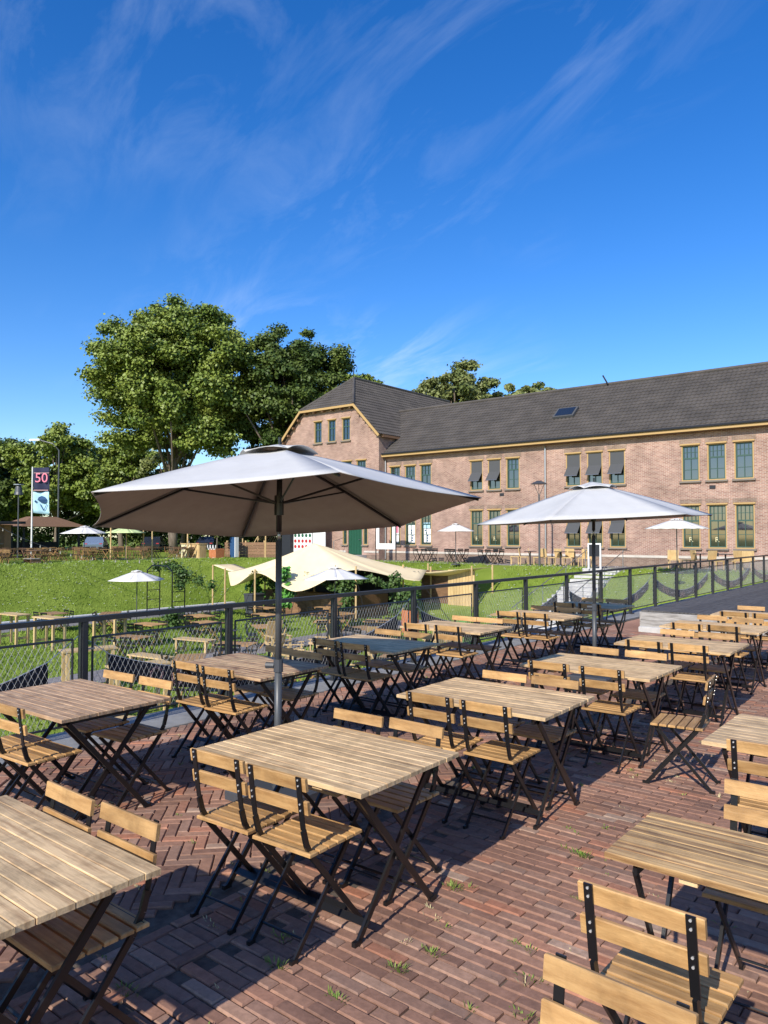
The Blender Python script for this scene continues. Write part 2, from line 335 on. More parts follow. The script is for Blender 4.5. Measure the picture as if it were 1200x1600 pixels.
cxy = np.array([b[:2] for b in bricks])
fwd = np.array([-math.sin(TH), math.cos(TH)]); rgt = np.array([math.cos(TH), math.sin(TH)])
dep = cxy@fwd; lat = cxy@rgt
inview = (dep > 2.55) & (np.abs(lat/np.maximum(dep,.1)) < .53)
order = np.argsort(np.where(inview, dep, 1e6)); near = set(order[:300].tolist())
bm_me = [MB().box((0,0,-BH/2), (BL+random.uniform(-.006,.004), BW+random.uniform(-.003,.002), BH), ch=random.uniform(.004,.008)).mesh('brick') for k in range(6)]
for me in bm_me: me.materials.append(M['paver_obj'])
rest = MB()
for i, (x, y, a) in enumerate(bricks):
    tz = random.gauss(0, .0022); rx, ry, da = random.gauss(0, .010), random.gauss(0, .006), random.gauss(0, .006)
    if i in near: ob('brick', bm_me[i % 6], None, terrace, (x, y, tz), (rx, ry, a+da))
    else: rest.box((x, y, tz-.01), (BL+random.uniform(-.006,.004), BW+random.uniform(-.003,.002), .02), Euler((rx, ry, a+da)).to_matrix(), ch=random.uniform(.004,.007))
o = rest.build('bricks', 'paver', terrace); o['kind'] = 'stuff'
struct(MB().box((3.0, 24.5, -.012), (18.0, 21, .02)).build('terrace_paving', 'paver_obj'))
# weeds in the joints
q = MB(); q2 = MB()
def tuft(q, x, y, n, h, sp):
    for k in range(n):
        a = random.uniform(0, 6.28); r0 = random.uniform(0, sp); L_ = h*random.uniform(.5, 1.1); lean = random.uniform(.3, 1.3)
        p = Vector((x+math.cos(a)*r0*1.5, y+math.sin(a)*r0*.6, -.004)); d = Vector((math.cos(a)*lean, math.sin(a)*lean, 1)).normalized(); s = Vector((-math.sin(a), math.cos(a), 0))*.0028
        mid = p+d*L_*.55; tip = p+d*L_+Vector((0,0,-L_*.25*lean))
        q.add([p-s, p+s, mid+s*.8, tip, mid-s*.8], [(0,1,2,4),(4,2,3)])
for x, y, n, h in [(-2.0,2.56,34,.07),(-1.95,2.75,26,.06),(-2.55,2.42,26,.06),(-2.40,2.25,30,.07),(-2.05,2.25,22,.05),(-1.63,3.05,18,.04),(-1.5,2.85,22,.05),(-1.42,2.62,24,.05),(-1.12,3.0,20,.04),(-1.85,4.12,60,.07),(-2.22,3.32,46,.07),(-1.32,2.6,18,.04),(-1.0,2.45,40,.08),(-.62,2.5,16,.06),(-3.35,2.05,18,.05),(-2.75,1.75,26,.06),(-1.62,3.62,20,.04),(-1.35,3.9,12,.03),(-2.9,2.3,14,.05),(-2.1,3.0,14,.04),(-1.9,4.6,16,.04)]:
    tuft(q if n > 15 else q2, x, y, n, h*.7, .045)
for k in range(260):
    y = random.uniform(1.2, 8); x = random.uniform(-6, -.2*y+.2); tuft(q if k % 3 else q2, x, y, random.randint(5, 14), random.uniform(.015,.045), .025)
o = q.build('weeds', 'weed'); o['kind'] = 'stuff'; o['label'] = 'small green weeds growing in the brick joints'
o = q2.build('dry_weeds', 'straw'); o['kind'] = 'stuff'; o['label'] = 'dry straw coloured tufts in the brick joints'

# ---------------------------------------------------------------- bistro chair and table
CM = {}
def chair_meshes():
    CM['slat'] = MB().box((0,0,0), (.362,.052,.016), ch=.004).mesh('seat_slat')
    CM['back'] = MB().box((0,0,0), (.372,.016,.060), ch=.003).mesh('back_slat')
    q = MB(); pts = [(-.228,.80),(-.205,.64),(-.192,.56),(-.172,.49),(-.13,.42),(.215,.012)]
    for (a, b), (c, d) in zip(pts[:-1], pts[1:]): 
        flat = b > .63
        q.bar((0,a,b), (0,c,d), .028 if flat else .013, .006 if flat else .026)
    q.box((0,.222,.010), (.02,.05,.02)); CM['front_leg'] = q.mesh('upright')
    q = MB().bar((0,.155,.432), (0,-.225,.012), .011, .022); q.box((0,-.232,.01), (.018,.04,.02)); CM['rear_leg'] = q.mesh('rear_leg')
    CM['screws'] = MB().disc((0, 0, 0), .0042, 8, 'y', .004).mesh('screw')
    q = MB(); [q.bar((-.15,y_,.437), (.15,y_,.437), .02, .008, (0,1,0)) for y_ in (-.15,)]; q.bar((-.146,-.17,.437),(-.146,.165,.437),.02,.008); q.bar((.146,-.17,.437),(.146,.165,.437),.02,.008)
    q.tube([(-.172,-.165,.455),(.172,-.165,.455)], .006, 6); CM['seat_frame'] = q.mesh('seat_frame')
    CM['rod'] = MB().tube([(-.134,0,0),(.134,0,0)], .006, 6).mesh('stretcher'); CM['flat'] = MB().bar((-.152,0,0),(.152,0,0),.028,.006,(0,1,.8)).mesh('foot_bar')
    for k in ('slat','back'): CM[k].materials.append(M['chair_wood'])
    for k in ('front_leg','rear_leg','seat_frame','rod','flat'): CM[k].materials.append(M['black'])
    CM['screws'].materials.append(M['screw'])
    q = MB()   # small far copy: one mesh
chair_meshes()
CHL = 'wood slatted folding bistro chair with black metal frame at a terrace table'; CHG = 'bistro chairs on the terrace'
def chair(x, y, rz, label=CHL, group=CHG, z=0):
    t = thing('bistro_chair', label, 'chair', (x, y, z), rz, group)
    for k in range(6): ob('seat_slat', CM['slat'], None, t, (0, -.155+k*.062, .452))
    for yy, zz in ((-.2105,.768),(-.1955,.664)): ob('back_slat', CM['back'], None, t, (0, yy, zz), (R(8),0,0))
    for s in (-1, 1):
        u = ob('upright', CM['front_leg'], None, t, (s*.150,0,0))
        if y < 6.5:
            for yy, zz in ((-.2290,.788),(-.2255,.762),(-.2137,.680),(-.2098,.652)): ob('screw', CM['screws'], None, u, (0, yy, zz))
        ob('rear_leg', CM['rear_leg'], None, t, (s*.132,0,0))
    ob('seat_frame', CM['seat_frame'], None, t); ob('foot_bar', CM['flat'], None, t, (0,.165,.075)); ob('stretcher', CM['rod'], None, t, (0,-.165,.075))
    return t
TM = {}
for kk in ('table_wood', 'table_stain', 'strip_wood', 'table_brown'):
    TM[kk] = MB().box((0,0,0), (1.13,.0580,.022), ch=.003).mesh('table_slat'); TM[kk].materials.append(M[kk])
TM['batten'] = MB().box((0,0,0), (.06,.74,.022)).mesh('batten'); TM['batten'].materials.append(M['table_wood'])
q = MB().bar((0,-.30,.672),(0,.27,.012),.014,.03); q.box((0,.28,.011),(.022,.05,.022)); TM['leg'] = q.mesh('leg')
TM['apron'] = MB().bar((0,-.36,.678),(0,.36,.678),.012,.026).mesh('side_rail')
TM['bar'] = MB().bar((-.46,0,0),(.46,0,0),.034,.006,(0,1,.9)).mesh('foot_bar'); TM['rod'] = MB().tube([(-.46,0,0),(.46,0,0)],.008,6).mesh('stretcher')
for k in ('leg','apron','bar','rod'): TM[k].materials.append(M['black'])
TBL = 'square slatted wooden folding table with crossed black metal legs on the brick terrace'; TBG = 'folding tables on the terrace'
def table(x, y, rz=0, label=TBL, group=TBG, wood='table_wood', nsl=13):
    t = thing('folding_table', label, 'table', (x, y, 0), rz, group)
    wy = nsl/13.
    for k in range(nsl): ob('table_slat', TM[wood], None, t, (random.uniform(-.003,.003), -.0305*(nsl-1)+k*.061, .719+random.uniform(-.001,.001)), (0,0,random.gauss(0,.001)))
    for s in (-1, 1):
        for o_ in (ob('batten', TM['batten'], None, t, (s*.28,0,.697)), ob('side_rail', TM['apron'], None, t, (s*.46,0,0)), ob('leg', TM['leg'], None, t, (s*.475,0,0)), ob('leg', TM['leg'], None, t, (s*.445,0,0), (0,0,math.pi))): o_.scale.y = wy
        ob('foot_bar' if s < 0 else 'stretcher', TM['bar'] if s < 0 else TM['rod'], None, t, (0, s*.22*wy, .075))
    return t
def jit(s): return random.gauss(0, s)
ORD = ['first', 'second', 'third', 'fourth', 'fifth', 'sixth', 'seventh']
def table_set(x, y, rz=0, row='', n=None, skip=(), label=None, wood='table_wood', fr=None, rr=None, fx=0, nsl=13):
    where = (ORD[n]+' table from the deck, '+row) if n is not None else 'table of the '+row+' farthest from the railing'
    table(x, y, rz, label or 'slatted folding '+where, None if label or n is not None else TBG, wood, nsl)
    for i, (dx, sd) in enumerate(((-.205,-1),(.205,-1),(-.205,1),(.205,1))):
        if i in skip: continue
        dx += jit(.012)+(fx if sd < 0 else 0); d0 = (fr if sd < 0 else rr) or .315; dy = sd*(d0+jit(.015)); c, s = math.cos(rz), math.sin(rz)
        lb = 'chair '+('facing the deck' if sd < 0 else 'with back to the deck')+' at '+where
        chair(x+dx*c-dy*s, y+dx*s+dy*c, rz+(0 if sd < 0 else math.pi)+jit(.03), lb, 'chairs at a terrace table, '+('deck facing' if sd < 0 else 'back to deck')+' side')
AX, BX, CX = -4.98, -2.69, -.56
RA, RB, RC = 'railing row', 'middle row', 'outer row'
for n, (x, y, a) in enumerate(((BX+.2,11.5,0),(BX+.1,9.75,0),(BX+.22,7.98,1),(BX+.08,6.22,0),(BX,4.58,1.5),(BX,2.86,1),(BX-.06,1.12,0))):
    table_set(x, y, R(a), RB, n, rr=.285 if n == 6 else None)
for n, (x, y, a) in enumerate(((AX+.05,11.4,0),(AX+.05,9.62,0),(AX-.1,7.72,2),(AX,6.02,0),(AX,4.33,1),(AX+.03,2.70,1.5))):
    table_set(x, y, R(a), RA, n, label={3: 'folding wooden table wholly in the shade of the big grey parasol', 4: 'folding wooden table with dark reddish stains, in front of the railing'}.get(n), wood={4: 'table_stain', 5: 'table_brown'}.get(n, 'table_wood'))
table_set(-.49, .8, 0, RC, None, skip=(0,1), rr=.73); table_set(CX+.05, 2.82, 0, RC, fr=.42, rr=.45, fx=-.08, nsl=8, skip=(1,), wood='strip_wood', label='narrow folding table with brown and yellow striped slats'); table_set(CX-.1, 4.68, 0, RC)
chair(-1.80, 5.78, math.pi/2+.12, 'bistro chair standing alone at the short end of a table, turned side-on', None)

# ---------------------------------------------------------------- parasols on the terrace
def parasol(x, y, zr, RR, ph, tx, ty, label, group=None, canopy='canopy', n=6, rise=.46, base=True, simple=False, z0=0.):
    t = thing('parasol', label, 'parasol', (x, y, z0), 0, group); zr -= z0
    def rim(a, r=1.0):
        dx, dy = RR*r*math.cos(a), RR*r*math.sin(a); return Vector((dx-tx*rise*(1-r), dy-ty*rise*(1-r), zr+tx*dx+ty*dy+rise*(1-r**1.12)))
    q = MB(); nr, nsg = (8, 8) if not simple else (4, 4)
    for k in range(n):
        a0, a1 = ph+k*2*math.pi/n, ph+(k+1)*2*math.pi/n
        def f(u, v, a0=a0, a1=a1):
            r = .07+.93*v; A, B = rim(a0, r), rim(a1, r); p = A.lerp(B, u); e = 4*u*(1-u)
            c = Vector((0,0,p.z)); p = p+(c-p)*(.045*e*v*v) ; p.z -= .030*e*r*(1.15-r)*2; return p
        q.grid(f, nsg, nr)
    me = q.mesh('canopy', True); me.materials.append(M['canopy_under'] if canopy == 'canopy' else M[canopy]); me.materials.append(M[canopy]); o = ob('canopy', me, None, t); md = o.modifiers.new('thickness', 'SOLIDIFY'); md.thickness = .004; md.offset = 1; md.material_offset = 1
    top = rim(0, .02)
    q = MB()   # vent cap
    for k in range(n):
        a0, a1 = ph+k*2*math.pi/n, ph+(k+1)*2*math.pi/n
        def f(u, v, a0=a0, a1=a1):
            r = .21*v; p = rim(a0, r).lerp(rim(a1, r), u); e = 4*u*(1-u); p.z += .030-.016*v+.040*e*v*v*(1 if k % 2 else .6); return p
        q.grid(f, 6, 4)
    o = ob('vent_cap', q.mesh('vent_cap', True), canopy, t); md = o.modifiers.new('thickness', 'SOLIDIFY'); md.thickness = .004
    MB().tube([(top.x, top.y, top.z+.03), (top.x, top.y, top.z+.085)], .012, 8).build('finial', 'black', t)
    if not simple:
        for k in range(n):
            a = ph+k*2*math.pi/n; p0, p1 = rim(a, .03), rim(a, .985); p0.z -= .03; p1.z -= .02; mid = rim(a, .5); mid.z -= .028
            rb = MB().tube([p0, mid, p1], .010, 5).build('rib', 'black', t)
            MB().tube([Vector((0,0,zr+.06)), mid], .008, 5).build('strut', 'black', rb)
        MB().tube([(0,0,zr-.02),(0,0,zr+.12)], .034, 10).build('runner', 'black', t)
    zt = top.z
    if simple:
        MB().tube([(0,0,.03),(0,0,zt)], .022, 7).build('pole', 'pole', t); MB().disc((0,0,0), .25, 14, 'z', .06).build('base', 'bin', t)
    else:
        MB().tube([(0,0,zr-.14),(top.x,top.y,zt)], .021, 12).build('upper_pole', 'black', t, True)
        MB().tube([(0,0,zr-.20),(0,0,zr-.13)], .013, 10).build('tilt_joint', 'steel', t, True)
        MB().tube([(0,0,.9),(0,0,zr-.20)], .023, 12).build('middle_pole', 'pole', t, True)
        MB().tube([(0,0,.04),(0,0,.93)], .027, 12).build('lower_pole', 'pole', t, True)
        q = MB().tube([(0,0,.88),(0,0,.97)], .034, 10); q.tube([(-.02,-.02,.925),(-.075,-.05,.925)], .022, 8); q.build('clamp_knob', 'bin', t)
        q = MB().box((0,0,.035), (.52,.52,.07), ch=.015); q.tube([(0,0,.06),(0,0,.3)], .04, 10); q.build('base', 'bin', t)
    return t
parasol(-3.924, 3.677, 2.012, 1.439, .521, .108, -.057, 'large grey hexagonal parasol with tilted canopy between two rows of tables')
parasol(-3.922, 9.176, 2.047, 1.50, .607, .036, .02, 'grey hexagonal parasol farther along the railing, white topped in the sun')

# ---------------------------------------------------------------- railing
RX = -6.47; PY = [3.63+1.695*k for k in range(-3, 19)]
rail = thing('railing', 'black steel railing with wire mesh panels along the terrace edge', 'railing', (RX, 0, 0))
MB().bar((0,PY[0],1.075),(0,PY[-1],1.075),.07,.045).build('handrail', 'rail', rail)
pm = MB(); pm.box((0,0,.53),(.045,.075,1.05)); pm.box((.03,0,.53),(.014,.045,1.04)); pm.box((0,0,.02),(.14,.14,.02)); pm = pm.mesh('post'); pm.materials.append(M['rail'])
im = MB(); W_, H0, H1 = 1.50, .13, .90
for zz in (H0, H1): im.tube([(0,-W_/2,zz),(0,W_/2,zz)], .011, 6)
for yy in (-W_/2, W_/2): im.tube([(0,yy,H0),(0,yy,H1)], .011, 6)
fm = im.mesh('mesh_frame'); fm.materials.append(M['rail'])
wm = MB(); hp = H1-H0; sl_ = hp/math.tan(R(62))
for fam in (1, -1):
    k = -sl_
    while k < W_:
        a0, a1 = k, k+sl_; z0, z1 = H0, H1
        if a0 < 0: z0 = H0+(-a0)/sl_*hp; a0 = 0
        if a1 > W_: z1 = H0+(W_-k)/sl_*hp; a1 = W_
        if a1-a0 > .02:
            ya, yb = (a0-W_/2, a1-W_/2) if fam == 1 else (W_/2-a0, W_/2-a1)
            wm.tube([(.003*fam,ya,z0),(.003*fam,yb,z1)], .0021, 3, cap=False)
        k += .058
wm = wm.mesh('wire_mesh'); wm.materials.append(M['wire'])
lug = MB().box((0,0,0),(.02,.10,.015)).mesh('bracket'); lug.materials.append(M['steel'])
for i, y in enumerate(PY):
    p = ob('post', pm, None, rail, (0, y, 0))
    for zz in (.25, .8): ob('bracket', lug, None, p, (.0, .06, zz))
    if i < len(PY)-1:
        f = ob('mesh_frame', fm, None, rail, (-.012, y+.8475, 0)); ob('wire_mesh', wm, None, f)
# banners hung in swags behind the mesh
def swag(ya, yb, hi, lo, label):
    t = thing('banner', label, 'banner', (RX-.06, ya, 0), 0, 'dark banners hung along the railing')
    Ln = yb-ya; m = .30
    def top(u): e = 4*u*(1-u); return hi-(hi-lo)*e**.85
    n = 24; q = MB()
    def f(u, v):
        uu = (m+(Ln-2*m)*u)/Ln; return (.012*math.sin(uu*40+v*3)-.01*v, uu*Ln, top(uu)-.21*(1-v))
    q.grid(f, n, 3); o = ob('cloth', q.mesh('cloth', True), 'banner', t); md = o.modifiers.new('thickness', 'SOLIDIFY'); md.thickness = .003
    MB().tube([(0, (m+(Ln-2*m)*i/16), top((m+(Ln-2*m)*i/16)/Ln)) for i in range(17)], .005, 4).build('hem_rope', 'whiteline', t)
    for s, y0, y1 in ((0, 0, m), (1, Ln, Ln-m)): MB().tube([(0,y0,.93),(0,y1,top(y1/Ln))], .005, 4).build('tie', 'whiteline', t)
    for uu in (.16, .21, .42, .47, .72, .77):    # printed ring letters and scribbles
        cz_ = top(uu)-.105; q = MB(); pts = [(.018, uu*Ln+.075*math.cos(a), cz_+.075*math.sin(a)) for a in np.linspace(.6, 6.6, 20)]
        q.tube(pts, .005, 4); q.tube([(.018, p[1]*.8+uu*Ln*.2, p[2]*.8+cz_*.2) for p in pts], .003, 4); q.build('printed_ring', 'pinkline', t)
    for uu in (.30, .57, .86):
        q = MB(); cz_ = top(uu)-.1
        for k in range(7): q.tube([(.018, uu*Ln-.15+k*.045, cz_-.02+random.uniform(0,.02)), (.018, uu*Ln-.13+k*.045, cz_+.02*random.uniform(0,1.2))], .004, 3)
        q.build('printed_line', 'whiteline', t)
for k in range(-1, 6):
    a = PY[3]+k*5.085
    swag(a, a+5.085, .86, .34, 'dark printed banner hung in a swag on the railing mesh')

# ---------------------------------------------------------------- timber deck
deck = thing('timber_deck', 'raised weathered timber deck with dark planks beside the railing', 'deck', (-5.19, 14.35, 0))
pk = MB().box((0,8.0,0),(.138,16.0,.028), ch=.004).mesh('plank'); pk.materials.append(M['deck_wood'])
for k in range(58): ob('plank', pk, None, deck, (.072+k*.144, .0, .392+random.uniform(-.001,.001)))
for k, (z, h) in enumerate(((.300,.150),(.145,.150))): MB().box((4.15,-.012,z),(8.3,.03,h), ch=.004).build('fascia_board', 'old_wood', deck)
for z, h in ((.284,.178),(.100,.178)): MB().box((-.016,8.0,z),(.03,15.98,h)).build('side_board', 'old_wood', deck)
MB().box((4.15,8.0,.18),(8.2,15.8,.33)).build('core', 'joint', deck)
tag(MB().box((-4.72, 14.30, .05), (.95,.16,.10), ch=.01).build('stone_footing', 'concrete'), 'pale stone footing block under the corner of the timber deck', 'footing')

# ---------------------------------------------------------------- brick building
bld = thing('brick_building', 'long two storey brick building with gabled wing, dark tiled roof and ochre eaves', 'building', (-34.85, 38, PZ))
BO = Vector((-34.85, 38, PZ))
def wall_holes(q, x0, x1, z0, z1, holes, y, dpt=.16):
    X = sorted(set([x0, x1]+[h[0] for h in holes]+[h[1] for h in holes])); Z = sorted(set([z0, z1]+[h[2] for h in holes]+[h[3] for h in holes]))
    for a, b in zip(X[:-1], X[1:]):
        for c, d in zip(Z[:-1], Z[1:]):
            mx_, mz_ = (a+b)/2, (c+d)/2
            if any(h[0] < mx_ < h[1] and h[2] < mz_ < h[3] for h in holes): continue
            q.add([(a,y,c),(b,y,c),(b,y,d),(a,y,d)], [(0,1,2,3)])
    for a, b, c, d in holes:
        for P in ([(a,y,c),(a,y,d),(a,y+dpt,d),(a,y+dpt,c)], [(b,y,d),(b,y,c),(b,y+dpt,c),(b,y+dpt,d)], [(a,y,d),(b,y,d),(b,y+dpt,d),(a,y+dpt,d)], [(b,y,c),(a,y,c),(a,y+dpt,c),(b,y+dpt,c)]): q.add(P, [(0,1,2,3)])
bx0 = -34.85
up, lowr = [], []
groups = [-28.45, -22.3, -16.15, -10.0, -3.85, 2.3]
for gx in groups[:]:
    for k in (-1, 0, 1):
        c = gx+k*1.22+.44-.44
        up.append((c-.43, c+.43, 4.3, 6.08)); lowr.append((c-.43, c+.43, 1.0, 3.12))
# everything below is local to the building empty: x - bx0, y - 38, z - PZ
def lx_(h): return (h[0]-bx0, h[1]-bx0, h[2], h[3])
holes = [lx_(h) for h in up+lowr]
xa, xb = -30.46-bx0, 6.0-bx0
q = MB(); wall_holes(q, xa, xb, .62, 6.98, holes, 0); 
q.add([(xb,0,.62),(xb,8.4,.62),(xb,8.4,6.98),(xb,0,6.98)], [(0,1,2,3)]); q.add([(xa,8.4,0),(xa,8.4,6.98),(xb,8.4,6.98),(xb,8.4,0)], [(0,1,2,3)])
q.build('wall', 'facade', bld)
q = MB(); q.box(((xa+xb)/2,4.15,.25),(xb-xa,8.38,.5)); q.build('plinth', 'facade_base', bld)
MB().box(((xa+xb)/2,4.17,.56),(xb-xa+.04,8.46,.12)).build('plinth_band', 'stone', bld)
# gabled wing
GF = -.7; gl, gr = -39.25-bx0, -30.46-bx0; gc = (gl+gr)/2; hw = (gr-gl)/2; ez = 8.35; rz_ = ez+hw*1.0; cz_ = 10.25; chw = hw-(cz_-ez)
gu = [(c-.37, c+.37, 8.0, 9.52) for c in (-35.9-bx0, -34.6-bx0, -33.3-bx0)]
gm = [(c-.42, c+.42, 4.9, 6.6) for c in (-36.7-bx0, -35.5-bx0, -33.2-bx0, -31.95-bx0)]
gd = [(-33.60-bx0, -33.20-bx0, 1.0, 3.3), (-31.80-bx0, -31.40-bx0, 1.0, 3.3)]
door_h = (-33.10-bx0, -31.90-bx0, .35, 3.3)
q = MB(); hl = gm+gd+[door_h]
wall_holes(q, gl, gr, .35, 7.6, hl, GF)
hz = [h for h in gu]
# upper gable: strip wall with holes, then clipped sides
wall_holes(q, gc-chw+.02, gc+chw-.02, 7.6, cz_, hz, GF)
for s in (-1, 1):
    e = gl if s < 0 else gr; m_ = gc+s*(chw-.02)
    P = [(e,GF,7.6),(m_,GF,7.6),(m_,GF,cz_),(e,GF,ez)]
    q.add(P if s < 0 else [P[1],P[0],P[3],P[2]], [(0,1,2,3)])
    q.add([(e,GF,0),(e,14,0),(e,14,ez),(e,GF,ez)], [(0,1,2,3) if s > 0 else (3,2,1,0)])
q.build('wing_wall', 'facade', bld)
MB().box((gc,6.6,.17),(2*hw-.02,14.55,.36)).build('plinth', 'facade_base', bld)
q = MB(); q.box(((gl+door_h[0])/2-.1,GF,.56),(door_h[0]-gl-.2,.08,.12)); q.box(((gr+door_h[1])/2+.1,GF,.56),(gr-door_h[1]-.2,.08,.12)); q.build('plinth_band', 'stone', bld)
# windows
def window(h, y, kind, glaze=(2, 3), awn=False):
    a, b, c, d = h; wd = b-a; cx_ = (a+b)/2
    q = MB(); t = .055
    q.box((cx_,y+.07,d-t/2),(wd,.10,t)); q.box((cx_,y+.07,c+t/2),(wd,.10,t)); q.box((a+t/2,y+.07,(c+d)/2),(t,.10,d-c-2*t)); q.box((b-t/2,y+.07,(c+d)/2),(t,.10,d-c-2*t))
    q.box((cx_,y-.03,d+.03),(wd+.10,.10,.07))
    w_ = q.build('window', 'trim', bld)
    ia, ib, ic, id_ = a+t, b-t, c+t, d-t; tr = ic+(id_-ic)*.64
    q = MB(); s = .05
    q.box((cx_,y+.10,id_-s/2),(ib-ia,.05,s)); q.box((cx_,y+.10,ic+s/2),(ib-ia,.05,s)); q.box((ia+s/2,y+.10,(ic+id_)/2),(s,.05,id_-ic-2*s)); q.box((ib-s/2,y+.10,(ic+id_)/2),(s,.05,id_-ic-2*s))
    q.box((cx_,y+.098,tr),(ib-ia-2*s,.06,.07)); q.build('sash', 'sash', w_)
    for k in range(1, glaze[1]): xx = ia+(ib-ia)*k/glaze[1]; MB().box((xx,y+.10,(tr+.035+id_-s)/2),(.028,.04,id_-s-tr-.035)).build('glazing_bar', 'sash', w_)
    MB().box((cx_,y+.104,(tr+id_)/2),(ib-ia-2*s,.03,.026)).build('glazing_bar', 'sash', w_)
    MB().box((cx_,y+.10,(ic+s+tr-.035)/2),(.03,.04,tr-.035-ic-s)).build('glazing_bar', 'sash', w_)
    MB().box((cx_,y+.104,ic+(tr-ic)*.48),(ib-ia-2*s,.03,.026)).build('glazing_bar', 'sash', w_)
    MB().box((cx_,y+.128,(ic+id_)/2),(ib-ia,.012,id_-ic)).build('pane', 'glass', w_)
    MB().box((cx_,y-.03,c-.04),(wd+.16,.18,.08)).build('sill', 'sill', w_)
    if awn:
        zm = c+(d-c)*.60; q = MB()
        q.add([(ia,y+.04,d-.04),(ib,y+.04,d-.04),(ib,y+.03,zm),(ia,y+.03,zm)], [(0,1,2,3)])
        q.add([(ia,y+.03,zm),(ib,y+.03,zm),(ib,y-.40,zm-.52),(ia,y-.40,zm-.52)], [(0,1,2,3)])
        q.build('sun_screen', 'screen', w_); MB().tube([(ia,y-.40,zm-.52),(ib,y-.40,zm-.52)], .016, 5).build('screen_bar', 'steel', w_)
    return w_
k = 0
for i, gx in enumerate(groups):
    for j in range(3):
        aw_u = (i == 1 and j < 2) or i == 2; aw_l = i == 2
        wu = window(lx_(up[k]), 0, 0, (2,4 if i == 3 else 3), aw_u); wl = window(lx_(lowr[k]), 0, 0, (2,4 if i == 3 else 3), aw_l)
        h = lx_(lowr[k])
        if (i == 1 and j < 2) or (i == 3 and j < 2):
            o = ob('window_letter', text_mesh('R', .34), 'cream', wl, ((h[0]+h[1])/2-.05, .085+.03, 1.42), (R(90),0,0))
        if i == 0:
            MB().box(((h[0]+h[1])/2+(.03 if j else -.05),.117,1.0+(.75 if j < 2 else .62)),(.52,.008,1.15 if j < 2 else .85)).build('poster', 'white', wl)
            q = MB(); 
            if j == 0: q.box(((h[0]+h[1])/2-.05,.110,2.0),(.46,.004,.42))
            else: [q.disc(((h[0]+h[1])/2+random.uniform(-.14,.18),.112,1.3+m_*.16), .06, 7, 'y', .003) for m_ in range(5)]
            q.build('poster_print', 'pink' if j == 0 else 'blue', wl)
            if j == 2: MB().box(((h[0]+h[1])/2,.112,2.25),(.5,.006,.35)).build('poster_print', 'sky_flag', wl)
        k += 1
for h in gu: window(h, GF, 0, (2,2))
for h in gm: window(h, GF, 0)
for h in gd: window(h, GF, 0, (1,1))
d = MB().box(((door_h[0]+door_h[1])/2,GF+.10,1.8),(door_h[1]-door_h[0],.06,2.9)).build('door', 'door', bld)
for k in range(5): MB().box((door_h[0]+.12+k*.24,GF+.065,1.8),(.20,.02,2.8)).build('door_board', 'door', d)
MB().tube([(door_h[1]-.15,GF+.04,1.35),(door_h[1]-.15,GF+.0,1.35),(door_h[1]-.28,GF+.0,1.35)], .015, 6).build('handle', 'steel', d)
q = MB().box(((door_h[0]+door_h[1])/2,GF-.6,.17),(2.0,1.2,.33)); q.box(((door_h[0]+door_h[1])/2,GF-1.35,.08),(2.0,.3,.16)); q.build('door_steps', 'concrete', bld)
q = MB(); q.tube([(door_h[0]-.2,GF-1.2,.33),(door_h[0]-.2,GF-1.2,1.25),(door_h[0]-.2,GF-.1,1.5)], .022, 6); q.build('step_handrail', 'steel', bld)
for gx, zz in ((-21.8,4.0),(-22.2,.75),(-16.5,.75),(-10.2,3.97),(-10.1,.72),(-26.9,.75)): MB().box((gx-bx0,-.008,zz),(.28,.03,.17)).build('air_brick', 'dark', bld)
# soldier courses above the windows
for h in up+lowr:
    a, b, c, d_ = lx_(h); MB().box(((a+b)/2,-.004,d_+.18),(b-a+.2,.012,.21)).build('soldier_course', 'facade_base', bld)
# roofs: rows of pantiles as relief
def tiles(name, o0, ud, vd, vlen, lf, rt, par, tw=.235, th=.34):
    ud, vd = Vector(ud).normalized(), Vector(vd).normalized(); nn = ud.cross(vd).normalized()
    if nn.z < 0: nn = -nn
    q = MB(); nrow = int(vlen/th+.999)
    for r in range(nrow):
        v0, v1 = r*th, min((r+1)*th+.02, vlen)
        rows = []
        ul, ur = min(lf(v0), lf(min(v1,vlen))), max(rt(v0), rt(min(v1,vlen)))
        k0, k1 = math.floor(ul/tw*4), math.ceil(ur/tw*4); us = [k*tw/4 for k in range(k0, k1+1)]
        V = []
        for v, lift in ((v0,.045),(v1,.012)):
            for u in us:
                uc = min(max(u, lf(v)), rt(v)); V.append(Vector(o0)+ud*uc+vd*v+nn*(lift+.022*math.sin(u/tw*2*math.pi+.3*math.sin(r*1.7))))
        n = len(us); q.add(V, [(i, i+1, n+i+1, n+i) for i in range(n-1)])
        q.add([V[i] for i in range(n)]+[V[i]-nn*.04 for i in range(n)], [(n+i, n+i+1, i+1, i) for i in range(n-1)])
    return q.build(name, 'roof', par)
pitch = R(38); ov = .45; re = 4.2
vl = (re+ov)/math.cos(pitch); ez_m = 7.02-ov*math.tan(pitch)*.25
base_z = 7.02-.18
lm = gc+.4
tiles('roof', (0,-ov,base_z), (1,0,0), (0,math.cos(pitch),math.sin(pitch)), vl, lambda v: max(lm+.0, gr-.02 if v < 0 else lm), lambda v: xb+.3, bld)
rzm = base_z+vl*math.sin(pitch)
q = MB(); q.add([(lm,re+.02,rzm-.02),(xb+.3,re+.02,rzm-.02),(xb+.3,2*re+ov,base_z-.1),(lm,2*re+ov,base_z-.1)], [(0,1,2,3)]); q.build('rear_roof', 'roof', bld)
q = MB(); q.tube([(lm,re,rzm+.03),(xb+.3,re,rzm+.03)], .11, 8); q.build('ridge', 'roof', bld)
q = MB().box(((gr+xb+.3)/2+.02,-ov-.02,base_z-.06),(xb+.3-gr-.04,.05,.15)); q.build('fascia', 'trim', bld)
